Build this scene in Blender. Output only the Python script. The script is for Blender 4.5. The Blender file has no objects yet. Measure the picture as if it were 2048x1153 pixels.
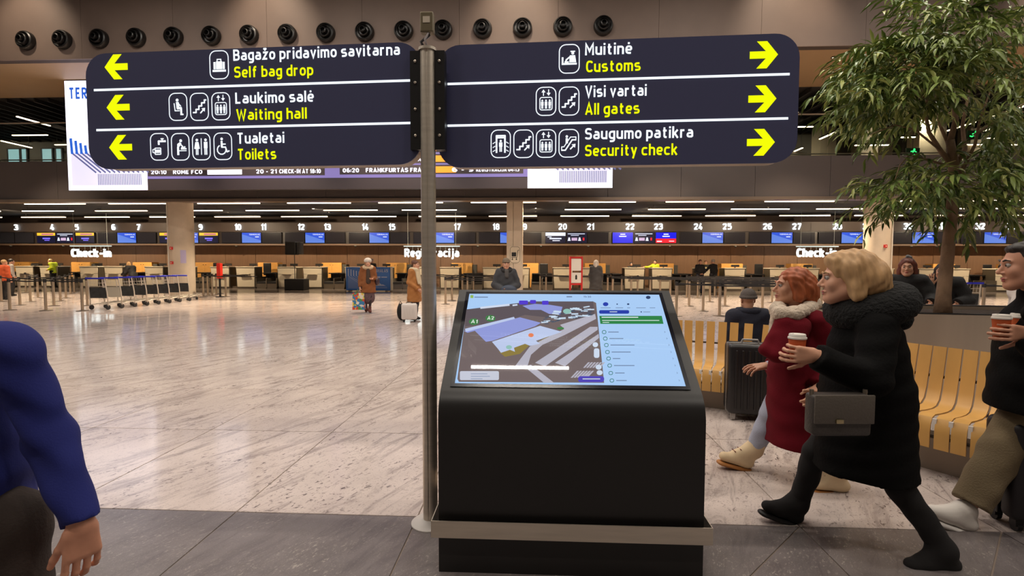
import bpy, bmesh, math, random
import numpy as np
from mathutils import Vector, Matrix
random.seed(7)
RNG = np.random.default_rng(7)
SC = bpy.context.scene
COL = SC.collection
PI = math.pi

# ---------------------------------------------------------------- camera
FPX, YAW, PITCH, ROLL, EYE = 1000.0, 0.047, math.atan(51.5/1000), 0.0022, 1.57
_h = np.array([-math.sin(YAW), math.cos(YAW), 0.0]); _r = np.array([math.cos(YAW), math.sin(YAW), 0.0]); _z = np.array([0, 0, 1.0])
CF = _h*math.cos(PITCH) - _z*math.sin(PITCH); _u = _z*math.cos(PITCH) + _h*math.sin(PITCH)
CU = _u*math.cos(ROLL) - _r*math.sin(ROLL); CR = _r*math.cos(ROLL) + _u*math.sin(ROLL)
CC = np.array([0, 0, EYE])
cam_d = bpy.data.cameras.new('camera'); cam = bpy.data.objects.new('camera', cam_d); COL.objects.link(cam)
cam_d.sensor_width = 36.0; cam_d.lens = FPX/2048*36.0; cam_d.clip_end = 300; cam_d.clip_start = 0.05
m = Matrix.Identity(4)
for i in range(3):
    m[i][0] = CR[i]; m[i][1] = CU[i]; m[i][2] = -CF[i]; m[i][3] = CC[i]
cam.matrix_world = m
SC.camera = cam

# ---------------------------------------------------------------- world, exposure
SC.view_settings.view_transform = 'Standard'
SC.view_settings.look = 'None'
SC.view_settings.gamma = 1.0
SC.view_settings.use_curve_mapping = False
SC.view_settings.exposure = 0.0
W = bpy.data.worlds.new('hall_air'); SC.world = W; W.use_nodes = True
W.node_tree.nodes['Background'].inputs[0].default_value = (0.95, 0.80, 0.66, 1)
W.node_tree.nodes['Background'].inputs[1].default_value = 0.16
SC.cycles.max_bounces = 4; SC.cycles.diffuse_bounces = 2; SC.cycles.glossy_bounces = 2
SC.cycles.transmission_bounces = 4; SC.cycles.transparent_max_bounces = 8
SC.cycles.caustics_reflective = False; SC.cycles.caustics_refractive = False
SC.cycles.sample_clamp_indirect = 4.0

def area(name, loc, sx, sy, power, col=(1, .86, .70), rot=(0, 0, 0), spread=PI):
    l = bpy.data.lights.new(name, 'AREA'); l.shape = 'RECTANGLE'; l.size = sx; l.size_y = sy
    l.energy = power; l.color = col; l.spread = spread
    o = bpy.data.objects.new(name, l); COL.objects.link(o); o.location = loc; o.rotation_euler = rot
    return o
def spot(name, loc, target, power, size=1.2, blend=.8, col=(1, .82, .62), rad=.15):
    l = bpy.data.lights.new(name, 'SPOT'); l.energy = power; l.spot_size = size; l.spot_blend = blend; l.color = col; l.shadow_soft_size = rad
    o = bpy.data.objects.new(name, l); COL.objects.link(o); o.location = loc
    o.rotation_euler = (Vector(target)-Vector(loc)).to_track_quat('-Z', 'Y').to_euler()
    return o
# the hall's ceiling luminaires (their housings are built further down, with the ceiling)
HALL_LIGHTS = [(-0.38+6.05*k, y) for y in (-1.8, 3.53, 8.4, 12.6) for k in (-2, -1, 0, 1, 2)]
CEIL_Z = 10.9
for i, (x, y) in enumerate(HALL_LIGHTS):
    area('hall_luminaire_lamp', (x, y, CEIL_Z-.13), 2.4, .06, 178, (1, .915, .81))
for x in (-25.8, -17.4, -8.95, -.6, 8.1, 16.5):                      # wall-washing spots above the nozzle wall
    spot('wall_washer_lamp', (x, 14.5, 11.4), (x, 16.8, 9.5), 470, 1.25, .85)
DOWN = [(x, y) for y in (22.2, 26.6, 28.7) for x in np.arange(-30, 31, 6.0)]
for x, y in DOWN:                                                   # recessed downlights under the gallery
    spot('downlight_lamp', (x, y, 4.40), (x, y-1.2, 0) if y < 23 else ((x, 31.2, .9) if y < 27 else (x, 28.4, 0)), 900 if 23 < y < 27 else 1250, 1.95 if y < 27 else 1.5, .7, (1, .80, .55), .06)
SOFF = [(x, 17.7) for x in np.arange(-25, 26, 5.0)]
for x, y in SOFF:                                                   # fill spots added in the soffit to brighten the far floor
    spot('soffit_fill_lamp', (x, y, 8.44), (x, 18.4, 0), 2500, 1.3, .8, (1, .82, .60), .06)

GALL = [(x, 24.0) for x in np.arange(-36, 37, 6.0)]
for x, y in GALL:                                                   # fill spots added to brighten the gallery's back wall
    spot('gallery_fill_lamp', (x, y, 8.33), (x, 27.5, 6.3), 330, 2.0, .8, (1, .86, .68), .06)

# ---------------------------------------------------------------- pixel helpers (photograph frame 2048 x 1153)
def ray(px, py): return CR*((px-1024)/FPX) + CU*((576.5-py)/FPX) + CF
def atY(px, py, Y): d = ray(px, py); return CC + d*(Y/d[1])
def fl(px, py, H=0.0): d = ray(px, py); return CC + d*((H-EYE)/d[2])
def atz(px, py, z): d = ray(px, py); return CC + d*(z/(d @ _h))      # horizontal depth z from the camera
def onplane(px, py, p0, n): d = ray(px, py); return CC + d*(((p0-CC) @ n)/(d @ n))

# ---------------------------------------------------------------- materials
def L(c):
    return tuple(((v/255)/12.92 if v/255 <= .04045 else ((v/255+.055)/1.055)**2.4) for v in c)
_M = {}
def mat(name, rgb, rough=.5, metal=0.0, emit=0.0, var=0.0, vscale=8.0, stretch=(1, 1, 1), bump=0.0, bscale=40.0, spec=.5, alpha=1.0, trans=0.0, sheen=0.0):
    if name in _M: return _M[name]
    M = bpy.data.materials.new(name); M.use_nodes = True; nt = M.node_tree; b = nt.nodes['Principled BSDF']
    c = L(rgb); I = b.inputs
    I['Base Color'].default_value = (*c, 1); I['Roughness'].default_value = rough; I['Metallic'].default_value = metal
    I['Specular IOR Level'].default_value = spec
    if sheen: I['Sheen Weight'].default_value = sheen; I['Sheen Roughness'].default_value = .6
    if emit: I['Emission Color'].default_value = (*c, 1); I['Emission Strength'].default_value = emit
    if trans: I['Transmission Weight'].default_value = trans; I['IOR'].default_value = 1.1
    if alpha < 1: I['Alpha'].default_value = alpha
    if var or bump:
        tc = nt.nodes.new('ShaderNodeTexCoord'); mp = nt.nodes.new('ShaderNodeMapping'); mp.inputs['Scale'].default_value = stretch
        nt.links.new(tc.outputs['Object'], mp.inputs['Vector'])
        if var:
            n = nt.nodes.new('ShaderNodeTexNoise'); n.inputs['Scale'].default_value = vscale; n.inputs['Detail'].default_value = 4
            nt.links.new(mp.outputs[0], n.inputs['Vector'])
            r = nt.nodes.new('ShaderNodeValToRGB'); r.color_ramp.elements[0].position = .3; r.color_ramp.elements[1].position = .7
            r.color_ramp.elements[0].color = (*[v*(1-var) for v in c], 1); r.color_ramp.elements[1].color = (*[min(1, v*(1+var)) for v in c], 1)
            nt.links.new(n.outputs[0], r.inputs[0]); nt.links.new(r.outputs[0], I['Base Color'])
        if bump:
            n2 = nt.nodes.new('ShaderNodeTexNoise'); n2.inputs['Scale'].default_value = bscale; n2.inputs['Detail'].default_value = 3
            nt.links.new(mp.outputs[0], n2.inputs['Vector'])
            bp = nt.nodes.new('ShaderNodeBump'); bp.inputs['Strength'].default_value = bump; bp.inputs['Distance'].default_value = .02
            nt.links.new(n2.outputs[0], bp.inputs['Height']); nt.links.new(bp.outputs[0], I['Normal'])
    _M[name] = M
    return M
def glow(name, rgb, s=1.0):
    if name in _M: return _M[name]
    M = bpy.data.materials.new(name); M.use_nodes = True; nt = M.node_tree; b = nt.nodes['Principled BSDF']
    c = L(rgb); b.inputs['Base Color'].default_value = (*[v*.25 for v in c], 1); b.inputs['Roughness'].default_value = .35
    b.inputs['Specular IOR Level'].default_value = .3
    b.inputs['Emission Color'].default_value = (*c, 1); b.inputs['Emission Strength'].default_value = s
    _M[name] = M
    return M

# ---------------------------------------------------------------- mesh building
ORG = {}
def org(o): return ORG.get(o.name, Vector((0, 0, 0))) if o is not None else Vector((0, 0, 0))
def link(name, me, material, parent=None):
    o = bpy.data.objects.new(name, me); COL.objects.link(o)
    if material is not None and not me.materials: me.materials.append(material)
    if parent is not None: o.parent = parent
    ORG[o.name] = org(parent).copy()
    return o
def tag(o, label, cat, group=None, kind=None):
    if label: o['label'] = label
    if cat: o['category'] = cat
    if group: o['group'] = group
    if kind: o['kind'] = kind
    return o
def thing(name, label, cat, loc=(0, 0, 0), group=None):
    o = bpy.data.objects.new(name, None); COL.objects.link(o); o.location = loc; o.empty_display_size = .1
    ORG[o.name] = Vector(loc)
    return tag(o, label, cat, group)
def dup(root, loc, label=None, group=None, cat=None):
    def cp(o, par):
        c = o.copy(); COL.objects.link(c); c.parent = par
        for ch in o.children: cp(ch, c)
        return c
    r = cp(root, None); r.location = loc; ORG[r.name] = Vector(loc)
    if label: r['label'] = label
    if group: r['group'] = group
    return r
def V(p): return Vector((float(p[0]), float(p[1]), float(p[2])))
class MB:
    def __init__(s): s.v = []; s.f = []
    def add(s, vs, fs):
        n = len(s.v); s.v += [tuple(map(float, p)) for p in vs]; s.f += [tuple(i+n for i in f) for f in fs]; return s
    def box(s, x0, x1, y0, y1, z0, z1):
        return s.add([(x0, y0, z0), (x1, y0, z0), (x1, y1, z0), (x0, y1, z0), (x0, y0, z1), (x1, y0, z1), (x1, y1, z1), (x0, y1, z1)],
                     [(0, 3, 2, 1), (4, 5, 6, 7), (0, 1, 5, 4), (1, 2, 6, 5), (2, 3, 7, 6), (3, 0, 4, 7)])
    def obox(s, c, ax, ay, az):                     # centre and half axes
        c, ax, ay, az = map(lambda q: np.array(q, float), (c, ax, ay, az))
        P = [c+i*ax+j*ay+k*az for k in (-1, 1) for i, j in ((-1, -1), (1, -1), (1, 1), (-1, 1))]
        return s.add(P, [(0, 3, 2, 1), (4, 5, 6, 7), (0, 1, 5, 4), (1, 2, 6, 5), (2, 3, 7, 6), (3, 0, 4, 7)])
    def tube(s, pts, r, n=8, caps=True):
        pts = [np.array(p, float) for p in pts]; rs = r if isinstance(r, (list, tuple)) else [r]*len(pts)
        rings = []; up = None
        for i, p in enumerate(pts):
            t = pts[min(i+1, len(pts)-1)] - pts[max(i-1, 0)]; t = t/(np.linalg.norm(t)+1e-9)
            if up is None:
                a = np.array([0, 0, 1.0]) if abs(t[2]) < .9 else np.array([1.0, 0, 0])
            else: a = up
            b = np.cross(t, a); b /= np.linalg.norm(b)+1e-9; up = np.cross(b, t)
            rings.append([p + rs[i]*(math.cos(2*PI*k/n)*b + math.sin(2*PI*k/n)*up) for k in range(n)])
        vs = [q for R_ in rings for q in R_]; fs = []
        for i in range(len(pts)-1):
            for k in range(n):
                fs.append((i*n+k, i*n+(k+1) % n, (i+1)*n+(k+1) % n, (i+1)*n+k))
        if caps: fs.append(tuple(range(n))[::-1]); fs.append(tuple(range((len(pts)-1)*n, len(pts)*n)))
        return s.add(vs, fs)
    def lathe(s, prof, c=(0, 0, 0), n=24, axis='z', caps=True):
        vs = []; fs = []
        for (r, h) in prof:
            for k in range(n):
                a = 2*PI*k/n; x, y = r*math.cos(a), r*math.sin(a)
                q = (x, y, h) if axis == 'z' else ((x, h, y) if axis == 'y' else (h, x, y))
                vs.append((q[0]+c[0], q[1]+c[1], q[2]+c[2]))
        for i in range(len(prof)-1):
            for k in range(n): fs.append((i*n+k, i*n+(k+1) % n, (i+1)*n+(k+1) % n, (i+1)*n+k))
        if caps: fs.append(tuple(range(n))[::-1]); fs.append(tuple(range((len(prof)-1)*n, len(prof)*n)))
        return s.add(vs, fs)
    def poly(s, pts): return s.add(pts, [tuple(range(len(pts)))])
    def extr(s, pts, d):                             # polygon pts extruded by vector d
        n = len(pts); P = [np.array(p, float) for p in pts]; d = np.array(d, float)
        return s.add(P+[p+d for p in P], [tuple(range(n))[::-1], tuple(range(n, 2*n))]+[(i, (i+1) % n, n+(i+1) % n, n+i) for i in range(n)])
    def me(s, name='m', off=(0, 0, 0), smooth=False, bevel=0, seg=2, fix=True):
        me = bpy.data.meshes.new(name)
        vs = [(x-off[0], y-off[1], z-off[2]) for x, y, z in s.v]
        me.from_pydata(vs, [], s.f)
        if fix or bevel:
            bm = bmesh.new(); bm.from_mesh(me)
            if fix: bmesh.ops.recalc_face_normals(bm, faces=bm.faces)
            if bevel: bmesh.ops.bevel(bm, geom=bm.edges[:]+bm.verts[:], offset=bevel, segments=seg, affect='EDGES', profile=.5, clamp_overlap=True)
            bm.to_mesh(me); bm.free()
        if smooth:
            me.shade_smooth()
            if smooth == 'auto':
                try: me.set_sharp_from_angle(angle=.7)
                except Exception: pass
        return me
    def build(s, name, material, parent=None, smooth=False, bevel=0, seg=2, fix=True):
        return link(name, s.me(name, org(parent), smooth, bevel, seg, fix), material, parent)

# ---------------------------------------------------------------- lettering
_b, _x, _t, _m = .085, .645, .915, .365
def _bowl(x0, x1, y0, y1): return [(x0, y1), (x1, y1), (x1, y0), (x0, y0)]
GL = {   # stroke lettering: per glyph a list of strokes; a leading 0 keeps corners sharp
 'a': [[(.05, _x), (.42, _x), (.42, _b)], [(.42, .4), (0, .4), (0, _b), (.42, _b+.02)]], 'b': [[0, (0, 1), (0, _b-.08)], _bowl(0, .43, _b, _x)],
 'c': [[(.40, _x-.07), (.38, _x), (0, _x), (0, _b), (.38, _b), (.40, _b+.07)]], 'd': [[0, (.43, 1), (.43, 0)], _bowl(.43, 0, _b, _x)],
 'e': [[0, (0, .36), (.42, .36)], [(.42, .36), (.42, _x), (0, _x), (0, _b), (.40, _b)]], 'f': [[(.32, _t), (.1, _t), (.1, .3), (.1, 0)], [0, (-.03, _x), (.29, _x)]],
 'g': [_bowl(.42, 0, _b, _x), [(.42, _x+.08), (.42, .2), (.42, -.18), (.03, -.18)]], 'h': [[0, (0, 1), (0, 0)], [(0, _x-.04), (.05, _x), (.42, _x), (.42, .3), (.42, 0)]],
 'i': [[0, (0, _x+.08), (0, 0)], [0, (0, .84), (0, 1)]], 'j': [[(.08, _x+.08), (.08, .2), (.08, -.18), (-.1, -.18)], [0, (.08, .84), (.08, 1)]],
 'k': [[0, (0, 1), (0, 0)], [0, (.40, _x+.06), (.03, .29)], [0, (.14, .40), (.42, 0)]], 'l': [[0, (0, 1), (0, 0)]],
 'm': [[0, (0, _x+.08), (0, 0)], [(0, _x-.03), (.04, _x), (.34, _x), (.34, .3), (.34, 0)], [(.34, _x-.03), (.38, _x), (.68, _x), (.68, .3), (.68, 0)]],
 'n': [[0, (0, _x+.08), (0, 0)], [(0, _x-.04), (.05, _x), (.42, _x), (.42, .3), (.42, 0)]], 'o': ['c', (0, _b), (0, _x), (.43, _x), (.43, _b)],
 'p': [[0, (0, _x+.08), (0, -.25)], _bowl(0, .43, _b, _x)], 'r': [[0, (0, _x+.08), (0, 0)], [(0, _x-.1), (.04, _x), (.29, _x)]],
 's': [[(.38, _x), (0, _x), (0, .37), (.41, .37), (.41, _b), (0, _b)]], 't': [[(.1, .92), (.1, .4), (.1, _b), (.31, _b)], [0, (-.02, _x), (.30, _x)]],
 'u': [[(0, _x+.08), (0, .4), (0, _b), (.38, _b), (.42, _b+.05)], [0, (.42, _x+.08), (.42, 0)]], 'v': [[0, (0, _x+.08), (.21, _b-.03), (.42, _x+.08)]],
 'w': [[0, (0, _x+.08), (.17, _b-.03), (.33, _x), (.49, _b-.03), (.66, _x+.08)]], 'y': [[0, (0, _x+.08), (.22, _b)], [0, (.43, _x+.08), (.13, -.25)]],
 'z': [[0, (0, _x), (.38, _x), (.02, _b), (.4, _b)]], 'ž': [[0, (0, _x), (.38, _x), (.02, _b), (.4, _b)], [0, (.06, 1.02), (.19, .88), (.32, 1.02)]],
 'A': [[0, (0, 0), (.28, 1), (.56, 0)], [0, (.1, .28), (.46, .28)]], 'B': [[0, (0, 0), (0, 1)], _bowl(0, .44, .52, _t), _bowl(0, .48, _b, .52)],
 'C': [[(.46, .78), (.44, _t), (0, _t), (0, _b), (.44, _b), (.46, .22)]], 'D': [[0, (0, 0), (0, 1)], _bowl(0, .48, _b, _t)], 'E': [[0, (.42, _t), (0, _t), (0, _b), (.42, _b)], [0, (0, .5), (.36, .5)]],
 'F': [[0, (.42, _t), (0, _t), (0, 0)], [0, (0, .5), (.36, .5)]], 'G': [[(.46, .8), (.44, _t), (0, _t), (0, _b), (.46, _b), (.46, .46)], [0, (.24, .46), (.54, .46)]],
 'H': [[0, (0, 0), (0, 1)], [0, (.48, 0), (.48, 1)], [0, (0, .5), (.48, .5)]], 'I': [[0, (0, 0), (0, 1)]], 'J': [[(.3, 1), (.3, .4), (.3, _b), (0, _b)]], 'K': [[0, (0, 0), (0, 1)], [0, (.46, 1), (.04, .42)], [0, (.16, .56), (.5, 0)]],
 'L': [[0, (0, 1), (0, _b), (.4, _b)]], 'M': [[0, (0, 0), (0, .97), (.31, .35), (.62, .97), (.62, 0)]], 'N': [[0, (0, 0), (0, .97), (.48, .03), (.48, 1)]], 'O': ['c', (0, _b), (0, _t), (.5, _t), (.5, _b)],
 'P': [[0, (0, 0), (0, 1)], _bowl(0, .47, .45, _t)], 'R': [[0, (0, 0), (0, 1)], _bowl(0, .46, .47, _t), [0, (.2, .47), (.48, 0)]], 'S': [[(.44, .8), (.42, _t), (0, _t), (0, .52), (.47, .52), (.47, _b), (.02, _b), (0, .2)]],
 'T': [[0, (0, _t), (.52, _t)], [0, (.26, _t), (.26, 0)]], 'U': [[(0, 1), (0, .4), (0, _b), (.48, _b), (.48, .4), (.48, 1)]], 'V': [[0, (0, 1), (.27, .03), (.54, 1)]], 'W': [[0, (0, 1), (.2, .03), (.4, .85), (.6, .03), (.8, 1)]],
 'Z': [[0, (0, _t), (.46, _t), (.02, _b), (.48, _b)]], '0': ['c', (0, _b), (0, _t), (.46, _t), (.46, _b)], '1': [[0, (0, .74), (.19, .93), (.19, 0)]], '2': [[(.02, .74), (.02, _t), (.46, _t), (.46, .6), (.02, .1)], [0, (0, _b), (.48, _b)]],
 '3': [[(0, .8), (.02, _t), (.44, _t), (.44, .53), (.16, .53)], [(.16, .53), (.47, .53), (.47, _b), (.02, _b), (0, .2)]], '4': [[0, (.3, 1), (.02, .27), (.5, .27)], [0, (.34, .5), (.34, 0)]],
 '5': [[0, (.44, _t), (.06, _t), (.04, .56)], [(.02, .54), (.06, .6), (.47, .6), (.47, _b), (0, _b)]], '6': [[(.42, _t), (0, _t), (0, _b), (.46, _b), (.46, .56), (.04, .56)]], '7': [[0, (0, _t), (.46, _t), (.16, 0)]],
 '8': ['c', (.02, .53), (.02, _t), (.44, _t), (.44, .53)], '9': [[(.04, _b), (.46, _b), (.46, _t), (0, _t), (0, .46), (.42, .46)]], '-': [[0, (.02, .42), (.3, .42)]], ':': [[0, (0, .12), (0, .28)], [0, (0, .48), (0, .64)]], '.': [[0, (0, 0), (0, .16)]]}
GL['ė'] = GL['e']+[[0, (.21, .84), (.21, 1)]]; GL['8'] = [GL['8'], ['c', (0, _b), (0, .53), (.47, .53), (.47, _b)]]; GL['o'] = [GL['o']]; GL['O'] = [GL['O']]; GL['0'] = [GL['0']]
_TXT = {}
def _strokes(ch):
    if ch not in _TXT:
        out = []
        for st in GL.get(ch, []):
            closed = st[0] == 'c'; sharp = st[0] == 0; P = [p for p in st if isinstance(p, tuple)]
            if not sharp:
                for _ in range(3):
                    Q = []
                    n = len(P)
                    for i in range(n if closed else n-1):
                        a, b = P[i], P[(i+1) % n]; w = .25
                        Q += [(a[0]*(1-w)+b[0]*w, a[1]*(1-w)+b[1]*w), (a[0]*w+b[0]*(1-w), a[1]*w+b[1]*(1-w))]
                    P = Q if closed else [P[0]]+Q[1:-1]+[P[-1]]
            if closed: P = P+[P[0], P[1]]
            out.append(P)
        xs = [p[0] for S in out for p in S] or [0, .22]
        _TXT[ch] = (out, min(xs), max(xs))
    return _TXT[ch]
def put_text(mb, body, o, ux, uy, un, width=None, cap=.1, weight=.165, depth=0.0, align='l'):
    """stroke lettering with its baseline start at o, along ux, up uy, fitted to a width and a capital height"""
    x = weight/2; items = []
    for ch in body:
        if ch == ' ': x += .30; continue
        S, a, b = _strokes(ch); items += [[(p[0]-a+x, p[1]) for p in P] for P in S]; x += (b-a)+weight+.125
    tot = x-.125-weight/2; sx = cap if width is None else width/tot
    sh = 0 if align == 'l' else tot*sx*(.5 if align == 'c' else 1)
    o = np.array(o, float); ux = np.array(ux); uy = np.array(uy); un = np.array(un, float); hw = weight/2
    for P in items:
        n = len(P); Lf = []; Rt = []
        for i in range(n):
            a = P[max(i-1, 0)]; c = P[i]; b = P[min(i+1, n-1)]
            d0 = np.array(c)-np.array(a); d1 = np.array(b)-np.array(c)
            if i == 0: d0 = d1
            if i == n-1: d1 = d0
            d0 = d0/(np.linalg.norm(d0)+1e-9); d1 = d1/(np.linalg.norm(d1)+1e-9)
            nn = np.array([-(d0[1]+d1[1]), d0[0]+d1[0]]); nn = nn/(np.linalg.norm(nn)+1e-9); k = min(1/max(abs(nn @ np.array([-d0[1], d0[0]])), .3), 2.2)
            Lf.append(np.array(c)+nn*hw*k); Rt.append(np.array(c)-nn*hw*k)
        T3 = lambda q, d=0: o + (q[0]*sx-sh)*ux + q[1]*cap*uy + un*d
        vs = [T3(q) for q in Lf]+[T3(q) for q in Rt]; fs = [(i, i+1, n+i+1, n+i) for i in range(n-1)]
        if depth:
            m_ = 2*n; vs += [T3(q, depth) for q in Lf]+[T3(q, depth) for q in Rt]
            fs += [(m_+i, m_+n+i, m_+n+i+1, m_+i+1) for i in range(n-1)] + [(i, m_+i, m_+i+1, i+1) for i in range(n-1)] + [(n+i, n+i+1, m_+n+i+1, m_+n+i) for i in range(n-1)] + [(0, n, m_+n, m_), (n-1, m_+n-1, m_+2*n-1, 2*n-1)]
        mb.add(vs, fs)
    return mb
def text_width(body, weight=.165):
    x = weight/2
    for ch in body:
        if ch == ' ': x += .30; continue
        S, a, b = _strokes(ch); x += (b-a)+weight+.125
    return x-.125-weight/2
_NW = 'zero one two three four five six seven eight nine ten eleven twelve thirteen fourteen fifteen sixteen seventeen eighteen nineteen'.split()
def nword(n): return _NW[n] if n < 20 else ('twenty', 'thirty')[n//10-2]+('' if n % 10 == 0 else '-'+_NW[n % 10])
def put_words(body, o, ux, uy, un, width, cap, material, parent, name='lettering', weight=.165, depth=0.0):
    """each word a mesh of its own, laid out as one line"""
    k = width/text_width(body, weight); x = 0.0; o = np.array(o, float)
    for i, w in enumerate(body.split(' ')):
        ww = text_width(w, weight); m_ = MB(); put_text(m_, w, o+np.array(ux)*x*k, ux, uy, un, ww*k, cap, weight, depth)
        m_.build(name, material, parent, fix=False); x += ww + .30 + .125 + weight/2 - (0 if i else 0) - weight/2
def ordinal(n):
    w = ['', 'first', 'second', 'third', 'fourth', 'fifth', 'sixth', 'seventh', 'eighth', 'ninth', 'tenth', 'eleventh', 'twelfth', 'thirteenth', 'fourteenth', 'fifteenth', 'sixteenth', 'seventeenth', 'eighteenth', 'nineteenth', 'twentieth']
    return w[n] if n < len(w) else 'twenty-'+ordinal(n-20) if n > 20 else 'twentieth'
# flat drawing on any plane: mapping function q(x, y) -> 3D point
class Draw:
    def __init__(s, q): s.q = q; s.mb = MB()
    def poly(s, pts): s.mb.poly([s.q(x, y) for x, y in pts]); return s
    def rect(s, x0, y0, x1, y1): return s.poly([(x0, y0), (x1, y0), (x1, y1), (x0, y1)])
    def disc(s, x, y, r, ry=None, n=16): ry = ry or r; return s.poly([(x+r*math.cos(2*PI*k/n), y+ry*math.sin(2*PI*k/n)) for k in range(n)])
    def line(s, pts, w):
        for (x0, y0), (x1, y1) in zip(pts, pts[1:]):
            d = math.hypot(x1-x0, y1-y0) or 1; nx, ny = -(y1-y0)/d*w/2, (x1-x0)/d*w/2; ex, ey = (x1-x0)/d*w*.3, (y1-y0)/d*w*.3
            s.poly([(x0+nx-ex, y0+ny-ey), (x1+nx+ex, y1+ny+ey), (x1-nx+ex, y1-ny+ey), (x0-nx-ex, y0-ny-ey)])
        return s
    def rr(s, cx, cy, hw, hh, r, n=5):
        o = []
        for sx, sy, a0 in ((1, 1, 0), (-1, 1, 90), (-1, -1, 180), (1, -1, 270)):
            for k in range(n+1):
                a = math.radians(a0+90*k/n); o.append((cx+sx*(hw-r)+r*math.cos(a), cy+sy*(hh-r)+r*math.sin(a)))
        return o
    def ring(s, cx, cy, hw, hh, r, t):
        A = s.rr(cx, cy, hw, hh, r); B = s.rr(cx, cy, hw-t, hh-t, max(r-t, t*.3)); n = len(A)
        for i in range(n): s.poly([A[i], A[(i+1) % n], B[(i+1) % n], B[i]])
        return s
    def rrect(s, cx, cy, hw, hh, r): return s.poly(s.rr(cx, cy, hw, hh, r))
    def build(s, name, m, parent): return s.mb.build(name, m, parent, fix=False)

# ================================================================ SETTING
STRUCT = 'structure'
def struct(name, mb, material, parent=None, smooth=False, bevel=0):
    o = mb.build(name, material, parent, smooth, bevel)
    if parent is None: o['kind'] = STRUCT
    return o

def stone(name, base, dark, light, vein, seed_scale, streak=(140, 126, 122)):
    M = bpy.data.materials.new(name); M.use_nodes = True; nt = M.node_tree; N = nt.nodes; K = nt.links; b = N['Principled BSDF']
    geo = N.new('ShaderNodeNewGeometry'); oi = N.new('ShaderNodeObjectInfo')
    mul = N.new('ShaderNodeMath'); mul.operation = 'MULTIPLY'; mul.inputs[1].default_value = 37.0; K.new(oi.outputs['Random'], mul.inputs[0])
    addv = N.new('ShaderNodeVectorMath'); addv.operation = 'ADD'; K.new(geo.outputs['Position'], addv.inputs[0]); K.new(mul.outputs[0], addv.inputs[1])
    mp0 = N.new('ShaderNodeMapping'); mp0.inputs['Rotation'].default_value = (0, 0, .5); K.new(addv.outputs[0], mp0.inputs['Vector']); mp = N.new('ShaderNodeMapping'); mp.inputs['Scale'].default_value = (1.9, .85, 1); K.new(mp0.outputs[0], mp.inputs['Vector'])
    def noise(scale, detail, src, rough=.6, dist=0):
        n = N.new('ShaderNodeTexNoise'); n.inputs['Scale'].default_value = scale; n.inputs['Detail'].default_value = detail; n.inputs['Roughness'].default_value = rough; n.inputs['Distortion'].default_value = dist
        K.new(src, n.inputs['Vector']); return n.outputs[0]
    def ramp(src, p0, c0, p1, c1):
        r = N.new('ShaderNodeValToRGB'); r.color_ramp.elements[0].position = p0; r.color_ramp.elements[1].position = p1
        r.color_ramp.elements[0].color = (*c0, 1); r.color_ramp.elements[1].color = (*c1, 1); K.new(src, r.inputs[0]); return r.outputs[0]
    def mix(f, a, bb, mode='MIX'):
        x = N.new('ShaderNodeMix'); x.data_type = 'RGBA'; x.blend_type = mode
        if isinstance(f, float): x.inputs[0].default_value = f
        else: K.new(f, x.inputs[0])
        K.new(a, x.inputs[6])
        if isinstance(bb, tuple): x.inputs[7].default_value = (*bb, 1)
        else: K.new(bb, x.inputs[7])
        return x.outputs[2]
    P = mp.outputs[0]
    cloud = ramp(noise(1.3*seed_scale, 5, P, .6, .6), .32, L(dark), .62, L(base))
    cloud = mix(noise(.5, 2, addv.outputs[0]), cloud, L(light))
    big = ramp(noise(1.1*seed_scale, 4, P, .65, .5), .42, (0, 0, 0), .60, (1, 1, 1))
    sp = ramp(noise(20*seed_scale, 3, P, .6, .6), .58, (0, 0, 0), .66, (1, 1, 1))
    msk = mix(1.0, big, sp, 'MULTIPLY')
    col = mix(msk, cloud, L(vein))
    fine = ramp(noise(46*seed_scale, 2, P, .5, .3), .66, (0, 0, 0), .74, (.75, .75, .75))
    big2 = ramp(noise(.8*seed_scale, 3, addv.outputs[0], .6), .4, (.1, .1, .1), .7, (1, 1, 1))
    col = mix(mix(1.0, fine, big2, 'MULTIPLY'), col, L(vein))
    mp1 = N.new('ShaderNodeMapping'); mp1.inputs['Rotation'].default_value = (0, 0, .42); K.new(addv.outputs[0], mp1.inputs['Vector']); mp2 = N.new('ShaderNodeMapping'); mp2.inputs['Scale'].default_value = (3.0, .6, 1); K.new(mp1.outputs[0], mp2.inputs['Vector'])
    strk = ramp(noise(2.3*seed_scale, 7, mp2.outputs[0], .72, .9), .50, (0, 0, 0), .66, (.72, .72, .72))
    col = mix(strk, col, L(streak))
    pep = ramp(noise(75*seed_scale, 2, addv.outputs[0], .6), .60, (0, 0, 0), .70, (.45, .45, .45))
    col = mix(pep, col, L(vein))
    K.new(col, b.inputs['Base Color'])
    return M, b, N, K
marble, mb_, _N, _K = stone('floor_marble', (202, 186, 177), (168, 152, 145), (216, 201, 194), (100, 89, 87), 1.0, (134, 121, 117))
mb_.inputs['Roughness'].default_value = .12; mb_.inputs['Specular IOR Level'].default_value = .12
granite, gb_, _N, _K = stone('floor_granite', (122, 114, 116), (86, 80, 82), (124, 115, 112), (166, 156, 148), 2.2, (96, 88, 90))
gb_.inputs['Roughness'].default_value = .28
grout = mat('floor_grout', (140, 124, 112), .8)
grout_dark = mat('floor_grout_dark', (58, 52, 52), .8)
dark_floor = mat('floor_dark_strip', (92, 82, 76), .16)

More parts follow.
